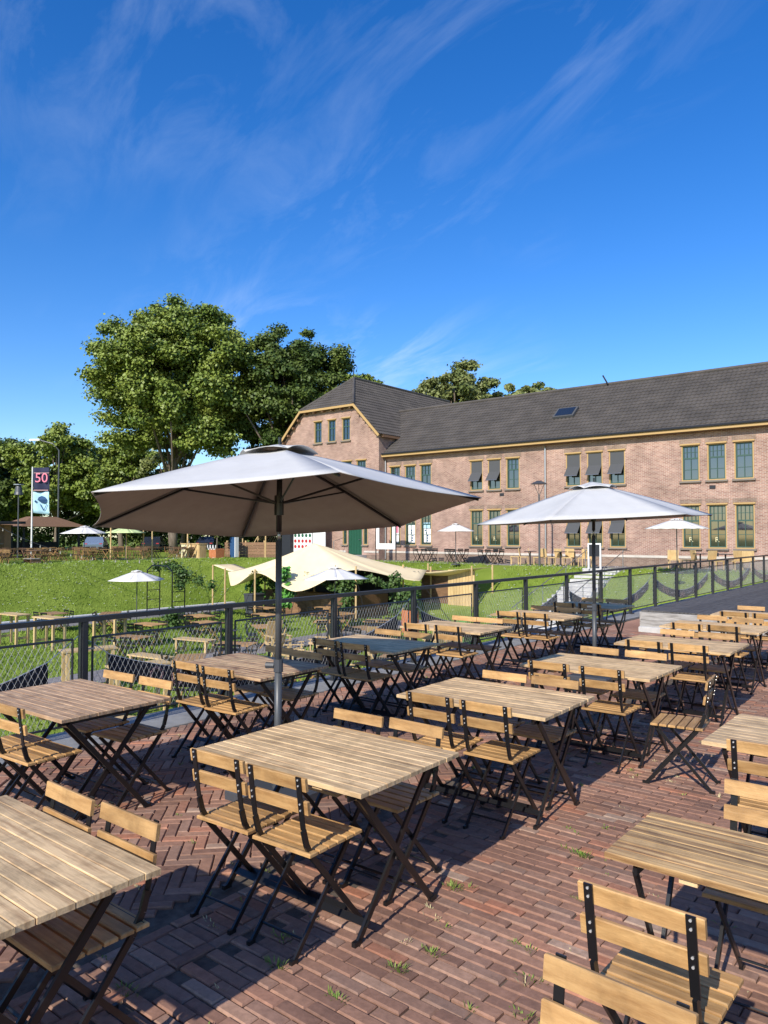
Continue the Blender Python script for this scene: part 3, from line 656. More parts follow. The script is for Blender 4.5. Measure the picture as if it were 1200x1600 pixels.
q = MB().box(((gr+xb+.3)/2+.02,-ov+.22,base_z-.14),(xb+.3-gr-.04,.44,.03)); q.build('soffit', 'brown_wood', bld)
q = MB().tube([(gr+.1,-ov-.1,base_z+.06),(xb+.3,-ov-.1,base_z+.06)], .06, 6); q.build('gutter', 'dark', bld)
for x_, y_ in ((-19.0-bx0,-.08),(gr+.07,-.10)):
    q = MB().tube([(x_,y_-.3,base_z),(x_,y_,base_z-.35),(x_,y_,.1)], .05, 8); q.build('downpipe', 'steel', bld)
# wing roof
sl45 = math.sqrt(.5); Yf = GF-.35; Yb = 14.0; Ya = GF+2.55; rzw = ez+hw
ext = .25/sl45
def side(s):
    # u runs along +Y from the front edge, v up the slope
    vl_ = (hw+.25)/sl45; vclip = (cz_-ez+.25)/sl45
    lf = lambda v: 0 if v <= vclip else (v-vclip)/(vl_-vclip)*(Ya-Yf)
    return tiles('wing_roof', (gc+s*(hw+.25), Yf, ez-.25+.08), (0,1,0), (-s*sl45,0,sl45), vl_, lf, lambda v: Yb-Yf, bld)
side(1); side(-1)
hipv = Vector((0, Ya-Yf, rzw+.08-(cz_+.08))).length
tiles('hip_roof', (gc, Yf, cz_+.08), (1,0,0), (0,Ya-Yf,rzw-cz_), hipv, lambda v: -chw*(1-v/hipv), lambda v: chw*(1-v/hipv), bld)
q = MB().tube([(gc,Ya,rzw+.10),(gc,Yb,rzw+.10)], .11, 8)
for s in (-1, 1): q.tube([(gc,Ya,rzw+.10),(gc+s*chw,Yf,cz_+.12)], .09, 8)
q.build('ridge', 'roof', bld); MB().tube([(gc,Ya,rzw+.1),(gc,Ya,rzw+.75)], .035, 6).build('finial', 'dark', bld)
q = MB(); q.bar((gc-chw-.04,Yf-.02,cz_+.02),(gc+chw+.04,Yf-.02,cz_+.02),.05,.15,(0,1,0))
for s in (-1, 1): q.bar((gc+s*(hw+.28),Yf-.024,ez-.30),(gc+s*(chw),Yf-.024,cz_+.02),.05,.16,(0,1,0))
q.build('bargeboard', 'trim', bld)
for k in range(6):
    MB().box((gc-chw+.4+k*(2*chw-.8)/5,GF-.15,cz_-.08),(.10,.3,.16)).build('bracket', 'brown_wood', bld)
for s in (-1, 1):
    for k in range(4): x_ = gc+s*(hw-.1-k*.5); MB().box((x_,GF-.15,ez+.0+k*.5-.12),(.10,.3,.16)).build('bracket', 'brown_wood', bld)
MB().box((gc+hw+.2,5.9,ez-.26),(.14,13.0,.16)).build('gutter', 'brown_wood', bld)
# skylight and vent pipe on the long roof
sv = 2.85; sp = Vector((-18.6-bx0, -ov+sv*math.cos(pitch), base_z+sv*math.sin(pitch))); rm = Euler((pitch,0,0)).to_matrix()
s_ = MB().box(sp+Vector((0,-.06,.08)), (1.25,1.0,.14), rm).build('skylight', 'screen', bld); MB().box(sp+Vector((0,-.105,.138)), (1.05,.8,.03), rm).build('skylight_pane', 'glass', s_)
MB().tube([(-17.0-bx0,re-.2,rzm),(-17.3-bx0,re-.2,rzm+.55)], .05, 6).build('vent_pipe', 'dark', bld)

# ---------------------------------------------------------------- things against the building
GY = 37.05
def at(x, y): return (x, y, float(hgt(x, y)))
t = thing('display_panel', 'white panel printed with rows of green, red and yellow dots', 'panel', (-36.45, 36.4, PZ))
MB().box((0,0,1.45),(1.75,.06,2.5)).build('board', 'white', t)
MB().box((0,-.034,2.45),(1.72,.01,.45)).build('yellow_strip', 'cream', t)
for r_, (zz, m_) in enumerate(((2.42,'ydot'),(2.0,'gdot'),(1.62,'gdot'),(1.24,'red'),(.86,'red'))):
    for c in range(5): MB().disc((-.7+c*.35,-.036,zz),.12,12,'y',.008).build('dot', m_, t)
tag(MB().box((-35.0,36.5,PZ+1.55),(1.15,.05,2.9)).build('white_banner', 'white'), 'tall plain white banner beside the dotted panel', 'banner')
tag(MB().box((-37.75,36.3,PZ+1.35),(.85,.5,2.7)).build('dark_panel', 'dark'), 'dark upright slab panel at the corner of the gabled wing', 'panel')
t = thing('notice_frame', 'white framed notice board on two posts before the downpipe', 'sign', (-29.0, 36.2, PZ))
q = MB(); q.box((0,0,2.33),(1.5,.05,.28)); q.box((0,0,.95),(1.5,.05,.36)); q.box((-.64,0,1.66),(.22,.05,1.06)); q.box((.64,0,1.66),(.22,.05,1.06)); q.build('frame', 'white', t)
for s in (-1, 1): MB().tube([(s*.80,0,0),(s*.80,0,2.5)], .035, 6).build('post', 'dark', t)
t = thing('chalkboard_sign', 'dark menu board in a white frame on two posts above the stairs', 'sign', (-14.75, 34.6, PZ))
q = MB(); [q.box((s*.30,0,.62),(.07,.07,1.24)) for s in (-1,1)]; q.box((0,0,1.22),(.66,.06,.07)); q.build('frame', 'white', t)
MB().box((0,-.01,.90),(.54,.05,.58)).build('board', 'dark', t)
t = thing('lamp_post', 'street lamp with flat round shade in front of the brick wall', 'lamp', (-18.2, 35.6, PZ))
MB().tube([(0,0,0),(0,0,3.75)], .06, 8, .045).build('post', 'pole', t)
q = MB(); [q.tube([(0,0,3.7),(.32*math.cos(a),.32*math.sin(a),4.35)], .015, 5) for a in (0,2.1,4.2)]; q.build('bracket', 'pole', t)
MB().tube([(0,0,4.33),(0,0,4.42),(0,0,4.5)], .46, 14, .12).build('shade', 'bin', t)
parasol(-22.9, 34.8, PZ+1.86, 1.15, .2, 0, 0, 'small white parasol standing alone in front of the long brick facade', canopy='white_canopy', simple=True, rise=.42, z0=PZ)
parasol(-10.35, 33.0, PZ+1.93, 1.33, .2, 0, 0, 'round pale parasol with many ribs before the lettered windows', canopy='white_canopy', n=16, simple=True, rise=.42, z0=PZ)

# small one-mesh copies of the bistro furniture for far groups
def far_chair_mesh(m):
    q = MB()
    for k in range(4): q.box((0,-.14+k*.09,.45),(.38,.075,.018))
    for zz, yy in ((.77,-.22),(.665,-.205)): q.box((0,yy,zz),(.40,.018,.062))
    for s in (-1, 1):
        q.bar((s*.17,-.23,.80),(s*.17,-.165,.46),.02,.02); q.bar((s*.17,-.165,.46),(s*.17,.21,0),.018,.022); q.bar((s*.15,.16,.44),(s*.15,-.22,0),.018,.022)
    me = q.mesh('bistro_chair'); me.materials.append(M[m]); return me
def far_table_mesh(m):
    q = MB()
    for k in range(6): q.box((0,-.33+k*.132,.72),(1.12,.118,.022))
    for s in (-1, 1): q.bar((s*.46,-.3,.70),(s*.46,.27,0),.02,.03); q.bar((s*.44,.3,.70),(s*.44,-.27,0),.02,.03)
    me = q.mesh('folding_table'); me.materials.append(M[m]); return me
FC, FT = far_chair_mesh('brown_wood'), far_table_mesh('brown_wood'); FCd = far_chair_mesh('black'); FCl = far_chair_mesh('chair_wood'); FTl = far_table_mesh('chair_wood')
def far_set(x, y, rz, tl, cl, tg, cg, cm=FC, tm=FT, n=4, z=None):
    z = float(hgt(x, y))+.02 if z is None else z
    tag(ob('folding_table', tm, None, None, (x,y,z), (0,0,rz)), tl, 'table', tg)
    for dx, sd in ((-.25,-1),(.25,-1),(-.25,1),(.25,1))[:n]:
        dy = sd*(.42+jit(.05)); c, s = math.cos(rz), math.sin(rz); xx, yy = x+dx*c-dy*s, y+dx*s+dy*c
        tag(ob('bistro_chair', cm, None, None, (xx,yy,z if z > 0 else float(hgt(xx,yy))+.02), (0,0,rz+(0 if sd < 0 else math.pi)+jit(.12))), cl, 'chair', cg)
# on the plateau beyond the left bank
for i in range(24):
    u = i % 8; r_ = i//8; x = -43.6-r_*2.9-jit(.2); y = 19.6+u*1.75+r_*1.2+jit(.2)
    if y > 33.5: continue
    if random.random() < .15: continue
    far_set(x, y, R(90)+jit(.25), 'wooden table in the crowd of tables beyond the grass bank', 'wooden chair in the crowd of tables beyond the grass bank', 'tables beyond the bank', 'chairs beyond the bank', cm=FC if i % 3 else FCl, tm=FT if i % 2 else FTl, z=PZ+.02)
for i, x in enumerate((-26.1, -23.9, -21.6)):
    far_set(x, 36.4, jit(.2), 'dark folding table in a cluster against the brick facade', 'dark folding chair in a cluster against the brick facade', 'dark tables at the facade', 'dark chairs at the facade', FCd, FCd and far_table_mesh('black') if i == 0 else bpy.data.meshes['folding_table.002'] if 'folding_table.002' in bpy.data.meshes else FT, z=PZ+.05)
# pale wooden armchairs with small round tables by the facade
q = MB(); q.box((0,0,.42),(.5,.46,.04)); q.box((0,-.25,.66),(.5,.04,.46), Euler((R(-10),0,0)).to_matrix())
for s in (-1,1):
    for yy in (-.2,.2): q.box((s*.22,yy,.2),(.04,.04,.42))
AC = q.mesh('wooden_chair'); AC.materials.append(M['raw_wood'])
for x in (-20.2,-19.6,-18.5,-17.7,-17.0,-16.2,-15.9, -11.6,-11.0,-9.6,-8.9,-8.3):
    tag(ob('wooden_chair', AC, None, None, (x+jit(.05), 36.45+jit(.2), PZ+.04), (0,0,math.pi+jit(.5))), 'pale wooden chair in the row in front of the brick facade', 'chair', 'pale chairs by the facade')
q = MB(); q.disc((0,0,.72),.33,14,'z',.03); q.tube([(0,0,.02),(0,0,.72)],.035,8); q.disc((0,0,0),.22,12,'z',.025); RT = q.mesh('round_table'); RT.materials.append(M['dark'])
for x in (-19.05,-17.3,-16.5,-10.3,-9.2): tag(ob('round_table', RT, None, None, (x, 36.2, PZ+.04)), 'small dark round pedestal table between pale wooden chairs', 'table', 'round tables by the facade')

# stairs up the bank
st = thing('garden_stairs', 'broad pale concrete stairs climbing the grass bank', 'stairs', (-14.5, 28.0, GZ))
NS = 15; rise_ = (PZ-GZ+.02)/NS; run = 7.2/NS
for k in range(NS): MB().box((0, (k+.5)*run+ (NS-k)*0.0, (k+1)*rise_-.3), (1.85, run+.03, .6), ch=.01).build('step', 'concrete', st)
for s in (-1,1):
    q = MB(); q.tube([(s*.95,-.3,.9),(s*.95,7.3,2.3+.9),(s*.95,8.0,3.2)], .022, 6); [q.tube([(s*.95,a*7.2,a*2.3-.3),(s*.95,a*7.2,a*2.3+.95)], .018, 6) for a in (.02,.35,.68,.99)]; q.build('handrail', 'steel', st)
struct(MB().box((-14.5, 26.9, GZ+.03), (2.6,2.4,.10)).build('stair_landing', 'concrete'))

# ---------------------------------------------------------------- stretch tent and garden furniture
tent = thing('stretch_tent', 'cream stretch tent with pointed peak over a garden bar', 'tent', (-26.0, 26.8, GZ))
ctr = [( -4.5,-1.8,2.05),(-2.9,-2.9,1.45),(-.9,-3.0,2.15),(1.3,-2.6,1.35),(3.5,-1.0,2.35),(5.8,.9,1.85),(4.3,3.6,2.2),(0,4.6,2.0),(-4.2,3.0,2.2),(-5.4,.6,1.6)]
pkp = Vector((.35,-.4,3.55)); n_ = len(ctr)
def tf(u, v):
    a = u*n_; i = int(a) % n_; f_ = a-int(a); e = f_*f_*(3-2*f_)
    p = Vector(ctr[i]).lerp(Vector(ctr[(i+1) % n_]), f_); p.z = ctr[i][2]*(1-e)+ctr[(i+1) % n_][2]*e
    q_ = pkp.lerp(p, v); q_.z = p.z+(pkp.z-p.z)*(1-v)**1.35; return q_
o = MB().grid(tf, 90, 16).build('canvas', 'tent', tent, True); md = o.modifiers.new('thickness', 'SOLIDIFY'); md.thickness = .01
for i, (x, y, z) in enumerate(ctr):
    if i % 2 == 0: MB().tube([(x*1.03,y*1.03,-.05),(x*1.03,y*1.03,z+.18)], .045, 6).build('pole', 'raw_wood', tent)
    MB().tube([(x,y,z),(x*1.28,y*1.28,.0)], .010, 4).build('guy_rope', 'dark', tent)
MB().tube([pkp-Vector((0,0,3.55)), pkp-Vector((0,0,.03))], .05, 6).build('centre_pole', 'raw_wood', tent)
q = MB(); [q.tube([(1.8+k*.55, 4.0+k*1.0, 2.1-k*.05),(4.6+k*.2, 2.2, 2.2)], .01, 4) for k in range(2)]; q.build('stay', 'dark', tent)
wing = thing('shade_sail', 'small cream shade sail stretched between poles right of the tent', 'sail', (-20.6, 30.4, GZ+.3))
o = MB().grid(lambda u, v: ((u-.5)*3.4, (v-.5)*1.8+u*.6, 1.9+.35*(u-.5)-.25*math.sin(u*math.pi)*math.sin(v*math.pi)), 10, 6).build('cloth', 'tent', wing, True); md = o.modifiers.new('t','SOLIDIFY'); md.thickness = .01
for x, y in ((-1.7,-1.2),(1.75,-.4),(1.75,1.5),(-1.7,.9)): MB().tube([(x,y,-.4),(x,y,2.2)], .045, 6).build('pole', 'raw_wood', wing)
wing2 = thing('shade_sail', 'narrow cream shade sail between the ivy arch and the tent', 'sail', (-30.8, 26.3, GZ))
o = MB().grid(lambda u, v: ((u-.5)*3.2, (v-.5)*1.5+u*.8, 2.35-.25*u-.25*math.sin(u*math.pi)), 10, 4).build('cloth', 'tent', wing2, True); md = o.modifiers.new('t','SOLIDIFY'); md.thickness = .01
for x, y in ((-1.6,-.75),(1.65,.05),(1.65,1.5)): MB().tube([(x,y,-.05),(x,y,2.35)], .04, 6).build('pole', 'raw_wood', wing2)
bar = thing('garden_bar', 'brown timber bar counter in the shade under the cream tent', 'bar', (-25.8, 27.4, GZ))
for k in range(12): MB().box((-2.75+k*.5,-1.4,.55),(.48,.05,1.1)).build('board', 'brown_wood', bar)
MB().box((0,-1.2,1.13),(6.2,.6,.06)).build('counter_top', 'brown_wood', bar); MB().box((0,1.6,1.15),(6.0,.1,2.3)).build('back_wall', 'dark', bar)
for s in (-1,1): MB().box((s*2.9,0,.55),(.06,2.6,1.1)).build('side_wall', 'brown_wood', bar)
hut = thing('wooden_hut', 'pine board end wall of a hut under the shade sail', 'hut', (-20.4, 30.6, GZ+.35))
for k in range(9): MB().box((-.1+k*.17,0,.95),(.16,.06,1.9)).build('board', 'raw_wood', hut)
MB().box((-1.0,.5,.9),(1.7,.9,1.8)).build('cabin', 'brown_wood', hut)
parasol(-20.5, 22.3, GZ+2.15, 1.5, .3, .05, -.03, 'white parasol half hidden behind the railing in front of the tent', canopy='white_canopy', simple=True, rise=.5, z0=GZ)
parasol(-29.4, 19.0, GZ+1.95, 1.28, .25, 0, 0, 'small white parasol with dark clips standing on the garden lawn', canopy='white_canopy', n=6, simple=True, rise=.42, z0=GZ)
# pine bar tables and benches
def pine_table(x, y, rz, h, l, wd, label, cat, group, nm):
    t = thing(nm, label, cat, (x, y, float(hgt(x,y))+.02), rz, group)
    nsl = max(3, int(wd/.13))
    for k in range(nsl): MB().box((0,-wd/2+(k+.5)*wd/nsl,h),(l,wd/nsl-.012,.04)).build('board', 'raw_wood', t)
    for sx in (-1,1):
        for sy in (-1,1): MB().box((sx*(l/2-.12),sy*(wd/2-.06),h/2-.02),(.08,.08,h-.02)).build('leg', 'raw_wood', t)
        MB().box((sx*(l/2-.12),0,h*.25),(.05,wd-.2,.08)).build('crossbar', 'raw_wood', t)
BT = 'tall pine bar table on the garden lawn behind the railing'; BN = 'low pine bench on the garden lawn behind the railing'
for x, y, rz in ((-27.2,12.6,.1),(-25.2,12.9,.1),(-23.6,14.2,.15),(-17.4,9.9,1.3),(-14.6,9.5,1.35)): pine_table(x, y, rz, 1.08, 1.3, .55, BT, 'table', 'pine bar tables', 'bar_table')
for x, y, rz in ((-20.7,15.6,.2),(-18.6,12.5,.1),(-14.2,12.4,.3),(-12.4,8.0,.4),(-15.2,16.0,.2),(-11.8,5.4,1.2)): pine_table(x, y, rz, .46, 1.5, .5, BN, 'bench', 'pine benches', 'bench')
# slatted lounge chairs
def lounge(x, y, rz):
    t = thing('lounge_chair', 'pale slatted wooden lounge chair on the garden lawn', 'chair', (x,y,float(hgt(x,y))+.02), rz, 'wooden lounge chairs')
    for k in range(6): MB().box((-.24+k*.096,-.33,.62),(.085,.025,.82), Euler((R(-20),0,0)).to_matrix()).build('back_slat', 'raw_wood', t)
    for k in range(5): MB().box((0,-.15+k*.11,.30+k*.018),(.56,.095,.025)).build('seat_slat', 'raw_wood', t)
    for s in (-1,1):
        MB().box((s*.32,.05,.54),(.10,.66,.025)).build('armrest', 'raw_wood', t); MB().box((s*.32,.30,.27),(.08,.03,.54)).build('leg', 'raw_wood', t); MB().box((s*.28,-.05,.2),(.03,.75,.10), Euler((R(-14),0,0)).to_matrix()).build('side_rail', 'raw_wood', t)
for x, y, rz in ((-18.6,17.4,-1.9),(-17.0,17.9,2.0),(-15.0,18.3,-2.2),(-13.2,17.2,2.4),(-15.9,15.3,-1.2),(-12.6,14.8,2.2),(-14.4,21.2,-2.)): lounge(x, y, rz)
for x, y, rz in ((-12.0,18.4,-2.),(-10.8,16.6,2.2),(-13.9,19.6,1.8),(-11.2,20.6,-2.3),(-16.9,16.4,-.8),(-10.9,14.0,2.6)): lounge(x, y, rz)
for x, y in ((-29.8,15.4),(-28.2,17.0),(-26.8,20.4),(-24.4,18.6),(-21.0,13.4),(-23.4,15.6),(-16.4,12.2),(-19.8,17.9),(-17.2,14.4),(-13.6,10.4),(-20.6,22.8),(-11.6,10.2),(-10.6,12.4),(-12.0,15.6),(-10.4,7.6),(-16.6,19.6),(-26.6,16.0),(-22.6,23.9),(-24.8,22.4),(-22.4,17.4),(-22.6,20.4),(-19.2,20.6),(-13.0,12.9),(-17.6,21.6)):
    far_set(x, y, jit(.4), 'weathered folding table with dark chairs on the lower lawn', 'dark folding chair beside a table on the lower lawn', 'tables on the lower lawn', 'chairs on the lower lawn', FCd, FTl)
# wheelie bin and ivy arch
t = thing('wheelie_bin', 'dark grey wheeled bin beside the ivy arch', 'bin', (-28.0, 24.6, GZ))
q = MB(); q.add([(-.25,-.3,.05),(.25,-.3,.05),(.25,.3,.05),(-.25,.3,.05),(-.31,-.38,1.02),(.31,-.38,1.02),(.31,.38,1.02),(-.31,.38,1.02)], [(3,2,1,0),(4,5,6,7)]+[(i,(i+1)%4,(i+1)%4+4,i+4) for i in range(4)]); q.build('body', 'bin', t)
MB().box((0,0,1.06),(.66,.80,.07), ch=.03).build('lid', 'bin', t)
for s in (-1,1): MB().disc((s*.28,.32,.1),.1,12,'x',.05).build('wheel', 'rubber', t)
t = thing('garden_bin', 'dark waste bin just behind the railing', 'bin', (-9.3, 6.2, GZ))
q = MB(); q.add([(-.25,-.3,.02),(.25,-.3,.02),(.25,.3,.02),(-.25,.3,.02),(-.31,-.38,1.02),(.31,-.38,1.02),(.31,.38,1.02),(-.31,.38,1.02)], [(3,2,1,0),(4,5,6,7)]+[(i,(i+1)%4,(i+1)%4+4,i+4) for i in range(4)]); q.build('body', 'bin', t); MB().box((0,0,1.06),(.66,.80,.07), ch=.03).build('lid', 'bin', t)
def leaves(name, cen, rad, n, size, m, parent, seed=0, flat=.6):
    g = np.random.default_rng(seed); cen = np.asarray(cen, float); rad = np.asarray(rad, float)
    idx = g.integers(0, len(cen), n); d = g.normal(size=(n, 3)); d /= np.linalg.norm(d, axis=1)[:, None]
    rr = np.minimum(np.abs(g.normal(.62, .30, n)), 1.45)
    rad = rad if rad.ndim == 2 else np.repeat(rad[:, None], 3, 1)
    P = cen[idx]+d*rr[:, None]*rad[idx]
    nrm = d*.6+g.normal(size=(n, 3))*.55+np.array([0,-.15,flat]); nrm /= np.linalg.norm(nrm, axis=1)[:, None]
    a = np.cross(nrm, g.normal(size=(n, 3))); a /= np.linalg.norm(a, axis=1)[:, None]; b = np.cross(nrm, a)
    s = size*g.uniform(.6, 1.3, n)[:, None]
    V = np.stack([P-a*s*.5, P+b*s*.38-nrm*s*.08, P+a*s*.5, P-b*s*.38-nrm*s*.08], 1).reshape(-1, 3)
    return ob(name, np_mesh(name, V, np.arange(n*4).reshape(-1, 4)), m, parent)
arch = thing('ivy_arch', 'black metal garden arch overgrown with ivy', 'arch', (-30.4, 21.2, GZ))
for sx in (-1,1):
    for sy in (-.35,.35):
        MB().tube([(sx*1.0,sy,0),(sx*1.0,sy,2.25)], .03, 5).build('post', 'black', arch)
    q = MB(); [q.tube([(sx*1.0,-.35,.4+k*.45),(sx*1.0,.35,.4+k*.45)], .018, 5) for k in range(5)]; q.build('rungs', 'black', arch)
for sy in (-.35,.35): MB().tube([(-1.0,sy,2.25),(-.6,sy,2.5),(.6,sy,2.5),(1.0,sy,2.25)], .03, 5).build('hoop', 'black', arch)
leaves('ivy', [(1.0,0,2.2),(.7,0,2.45),(.1,0,2.5),(1.1,0,1.6),(1.0,.2,1.9),(-.8,0,2.4),(1.3,.3,2.1),(1.7,.6,1.8),(2.3,.9,1.6)], [.38,.35,.28,.26,.4,.25,.4,.35,.3], 1500, .13, 'ivy', arch, 3)
# garlands and broad-leaved plants round the tent
for k, (x, y, h, m_, lab) in enumerate(((-28.6,25.2,1.7,'banana','broad leaved bright green plant beside the wheelie bin'),(-27.6,25.6,1.9,'leaf_dark','dark feathery shrub beside the left tent pole'),(-25.6,24.4,2.2,'banana','tall broad leaved plant climbing a tent pole'),(-22.9,25.6,1.9,'ivy','leafy climber hanging from the front edge of the tent'),(-20.9,26.8,2.0,'ivy','leafy climber on the pole right of the white parasol'),(-26.6,18.9,.7,'ivy','low leafy plant on the lower lawn'),(-13.0,20.2,1.0,'banana','leafy green plant by the lounge chairs'))):
    t = thing('garden_plant', lab, 'plant', (x, y, GZ)); MB().tube([(0,0,0),(0,0,h*.7)], .03, 5, .015).build('stem', 'bark', t)
    leaves('foliage', [(0,0,h*.35),(.15,.1,h*.6),(-.15,0,h*.8),(.1,-.1,h)], [.38,.36,.36,.3], 260 if m_ == 'banana' else 700, .34 if m_ == 'banana' else .15, m_, t, 20+k)
t = thing('garland', 'green garland looping along the front of the tent', 'garland', (-25.0, 25.0, GZ))
leaves('foliage', [(-3.2+i*.32, -.2+.05*i, 1.75+.25*math.cos(i*.62)) for i in range(24)], [.2]*24, 2200, .13, 'ivy', t, 44)
t = thing('planter_box', 'rust coloured planter with leafy shrub beside the railing post', 'planter', (-18.2, 24.3, GZ)); MB().box((0,0,.45),(.5,.5,.9), ch=.02).build('box', 'terracotta', t); leaves('foliage', [(0,0,1.2),(0,.1,1.6)], [.4,.3], 500, .14, 'ivy', t, 45)
# festoon lights
def festoon(p, q_, n, sag, label):
    t = thing('festoon_lights', label, 'lights', p, 0, 'strings of festoon bulbs'); p, q_ = Vector(p), Vector(q_); d = q_-p
    def at_(u): return d*u-Vector((0,0,sag*4*u*(1-u)))
    MB().tube([at_(i/20) for i in range(21)], .012, 4).build('cable', 'black', t)
    for i in range(1, n): v = at_(i/n); q = MB(); q.tube([v, v-Vector((0,0,.07))], .018, 5); q.tube([v-Vector((0,0,.07)), v-Vector((0,0,.14))], .03, 6); q.build('bulb', 'bulb', t)
festoon((-44.5,19.4,2.5),(-30.2,21.0,.75),16,.75,'string of festoon bulbs sagging across the grass bank')
festoon((-31.4,20.9,.6),(-44.0,33.2,2.4),14,.8,'festoon string running from the ivy arch up to the plateau')

# ---------------------------------------------------------------- plateau beyond the left bank
def pole_thing(x, y, h, m, label, r=.05, name='wooden_pole', grp=None): return tag(MB().tube([(x,y,PZ-.1),(x+.02,y,PZ+h*.5),(x,y,PZ+h)], r, 6, r*.8).build(name, m), label, 'pole', grp)
for x, y, h in ((-45.2,27.2,2.6),(-45.6,28.6,2.7),(-45.4,29.8,2.7),(-45.4,30.5,2.6),(-43.4,32.0,3.5),(-43.2,36.8,2.9),(-44.2,39.2,2.6)): pole_thing(x, y, h, 'raw_wood', 'slim pale wooden festoon pole among the far tables', grp='pale poles on the plateau')
t = thing('ivy_pole', 'pale wooden pole wrapped with ivy at the edge of the bank', 'pole', (-44.9, 19.6, PZ)); MB().tube([(0,0,0),(0,0,2.5)], .09, 7).build('post', 'raw_wood', t); leaves('ivy', [(0,0,.6),(0,0,1.1),(.05,0,1.5)], [.28,.3,.25], 500, .14, 'ivy', t, 5)
parasol(-46.7, 26.2, PZ+1.75, 1.55, .2, 0, 0, 'wide white parasol over the far tables under the trees', canopy='white_canopy', n=8, simple=True, rise=.5, z0=PZ)
parasol(-45.5, 28.5, PZ+1.8, 1.4, .5, 0, 0, 'lime green parasol over the far tables under the trees', canopy='green_canopy', n=8, simple=True, rise=.42, z0=PZ)
t = thing('serving_counter', 'pale wooden serving counter with diagonal braces on the plateau', 'counter', (-43.6, 32.4, PZ))
for k in range(8): MB().box((-.9+k*.25,0,.5),(.24,.06,1.0)).build('board', 'cream' if k < 4 else 'raw_wood', t)
MB().box((0,.3,1.03),(2.1,.75,.06)).build('counter_top', 'raw_wood', t)
for a in (-1,1): MB().bar((a*.45-.4,-.05,.05),(a*.45+.3,-.05,.95),.03,.06).build('brace', 'brown_wood', t)
for s in (-1,1): MB().box((s*1.0,.3,.5),(.05,.6,1.0)).build('side', 'raw_wood', t)
t = thing('rust_planter', 'square rust orange planter with small olive tree on the plateau', 'planter', (-41.7, 33.2, PZ)); MB().box((0,0,.35),(.75,.75,.7), ch=.03).build('box', 'terracotta', t)
MB().tube([(0,0,.6),(.05,0,1.6)], .04, 6).build('trunk', 'bark', t); leaves('crown', [(0,0,1.9),(.2,0,2.3),(-.2,.1,2.1)], [.45,.4,.4], 900, .12, 'leaf_pale', t, 8)
q = MB(); [q.tube([(-.35+k*.3+.14*math.cos(a),-.4,.95+.30*math.sin(a)) for a in np.linspace(3.1,6.3,9)], .03, 5) for k in range(3)]; q.build('white_rope', 'white', t)
t = thing('board_fence', 'low brown fence of horizontal planks at the top of the bank', 'fence', (-40.6, 35.2, PZ))
for k in range(5): MB().box((-.2,.6,.14+k*.22),(4.4,.06,.205), Euler((0,0,R(28))).to_matrix()).build('plank', 'brown_wood', t)
for k in range(4): MB().box((-2.0+k*1.25,-.32+k*.66,.6),(.1,.1,1.3)).build('post', 'raw_wood', t)
t = thing('timber_lean_to', 'triangular lean-to of bare timber slats beside the gabled wing', 'shelter', (-40.6, 36.6, PZ))
for k in range(9): MB().bar((-1.2+k*.05,-.4+k*.2,.1),(.5+k*.03,-.2+k*.2,2.2),.10,.02,(0,1,0)).build('slat', 'brown_wood', t)
MB().bar((-1.5,-.5,.0),(.6,-.45,2.35),.05,.06).build('rafter', 'raw_wood', t); MB().tube([(.6,-.4,0),(.6,-.4,2.3)], .05, 6).build('post', 'raw_wood', t)
t = thing('information_pillar', 'dark blue upright pillar beside the rust planter', 'pillar', (-41.3, 34.4, PZ)); MB().box((0,0,.75),(.5,.3,1.5), ch=.04).build('body', 'blue', t); MB().box((.29,0,.8),(.06,.32,1.4)).build('white_edge', 'white', t)
# flag, lamps
t = thing('flag_pole', 'white flag pole with tall navy and light blue banner reading 50', 'flag', (-53.2, 25.8, PZ))
FL = 6.55
MB().tube([(0,0,0),(0,0,FL)], .06, 8, .045).build('pole', 'white', t)
u_ = Vector((.78,.62,0)).normalized(); nrm_ = Vector((u_.y,-u_.x,0))
def flag(u, v, z0, z1, off=0, sag=0): 
    p = u_*(.1+u*1.15)+nrm_*(.09*math.sin(u*6+v*2)+off); p.z = z0+(z1-z0)*v-sag*u*(1-v)*.6; return p
for nm, z0, z1, m_, sag in (('banner_upper', 4.75, 6.5, 'navy', 0.0), ('banner_lower', 3.25, 4.75, 'sky_flag', .25)):
    o = MB().grid(lambda a, b: flag(a, b, z0, z1, 0, sag), 14, 6).build(nm, m_, t, True); md = o.modifiers.new('t','SOLIDIFY'); md.thickness = .008; md.offset = 0
ang = math.atan2(u_.y, u_.x)
o = ob('banner_number', text_mesh('50', .95), 'pink', t, u_*.70+nrm_*.13+Vector((0,0,5.72)), (R(90),0,ang))
MB().bar(u_*.15+nrm_*.12+Vector((0,0,6.1)), u_*1.25+nrm_*.12+Vector((0,0,6.1)), .01, .05, nrm_).build('banner_line', 'pinkline', t); q = MB(); q.bar(u_*.15+nrm_*.12+Vector((0,0,4.86)), u_*1.2+nrm_*.12+Vector((0,0,4.86)), .01, .07, nrm_); q.build('banner_line', 'pinkline', t)
def poly(pts, m_, nm):
    q = MB(); f_ = [u_*(.1+x*1.15)+nrm_*(.09*math.sin(x*6+1.)+.075)+Vector((0,0,z)) for x, z in pts]; n = len(f_); q.add(f_+[p+nrm_*.012 for p in f_], [tuple(range(n)), tuple(range(2*n-1,n-1,-1))]+[(i,(i+1)%n,(i+1)%n+n,i+n) for i in range(n)]); q.build(nm, m_, t)
poly([(.3,4.18),(.36,4.36),(.52,4.46),(.72,4.38),(.88,4.2),(.86,4.0),(.68,3.9),(.46,4.0)], 'blue', 'printed_cap')
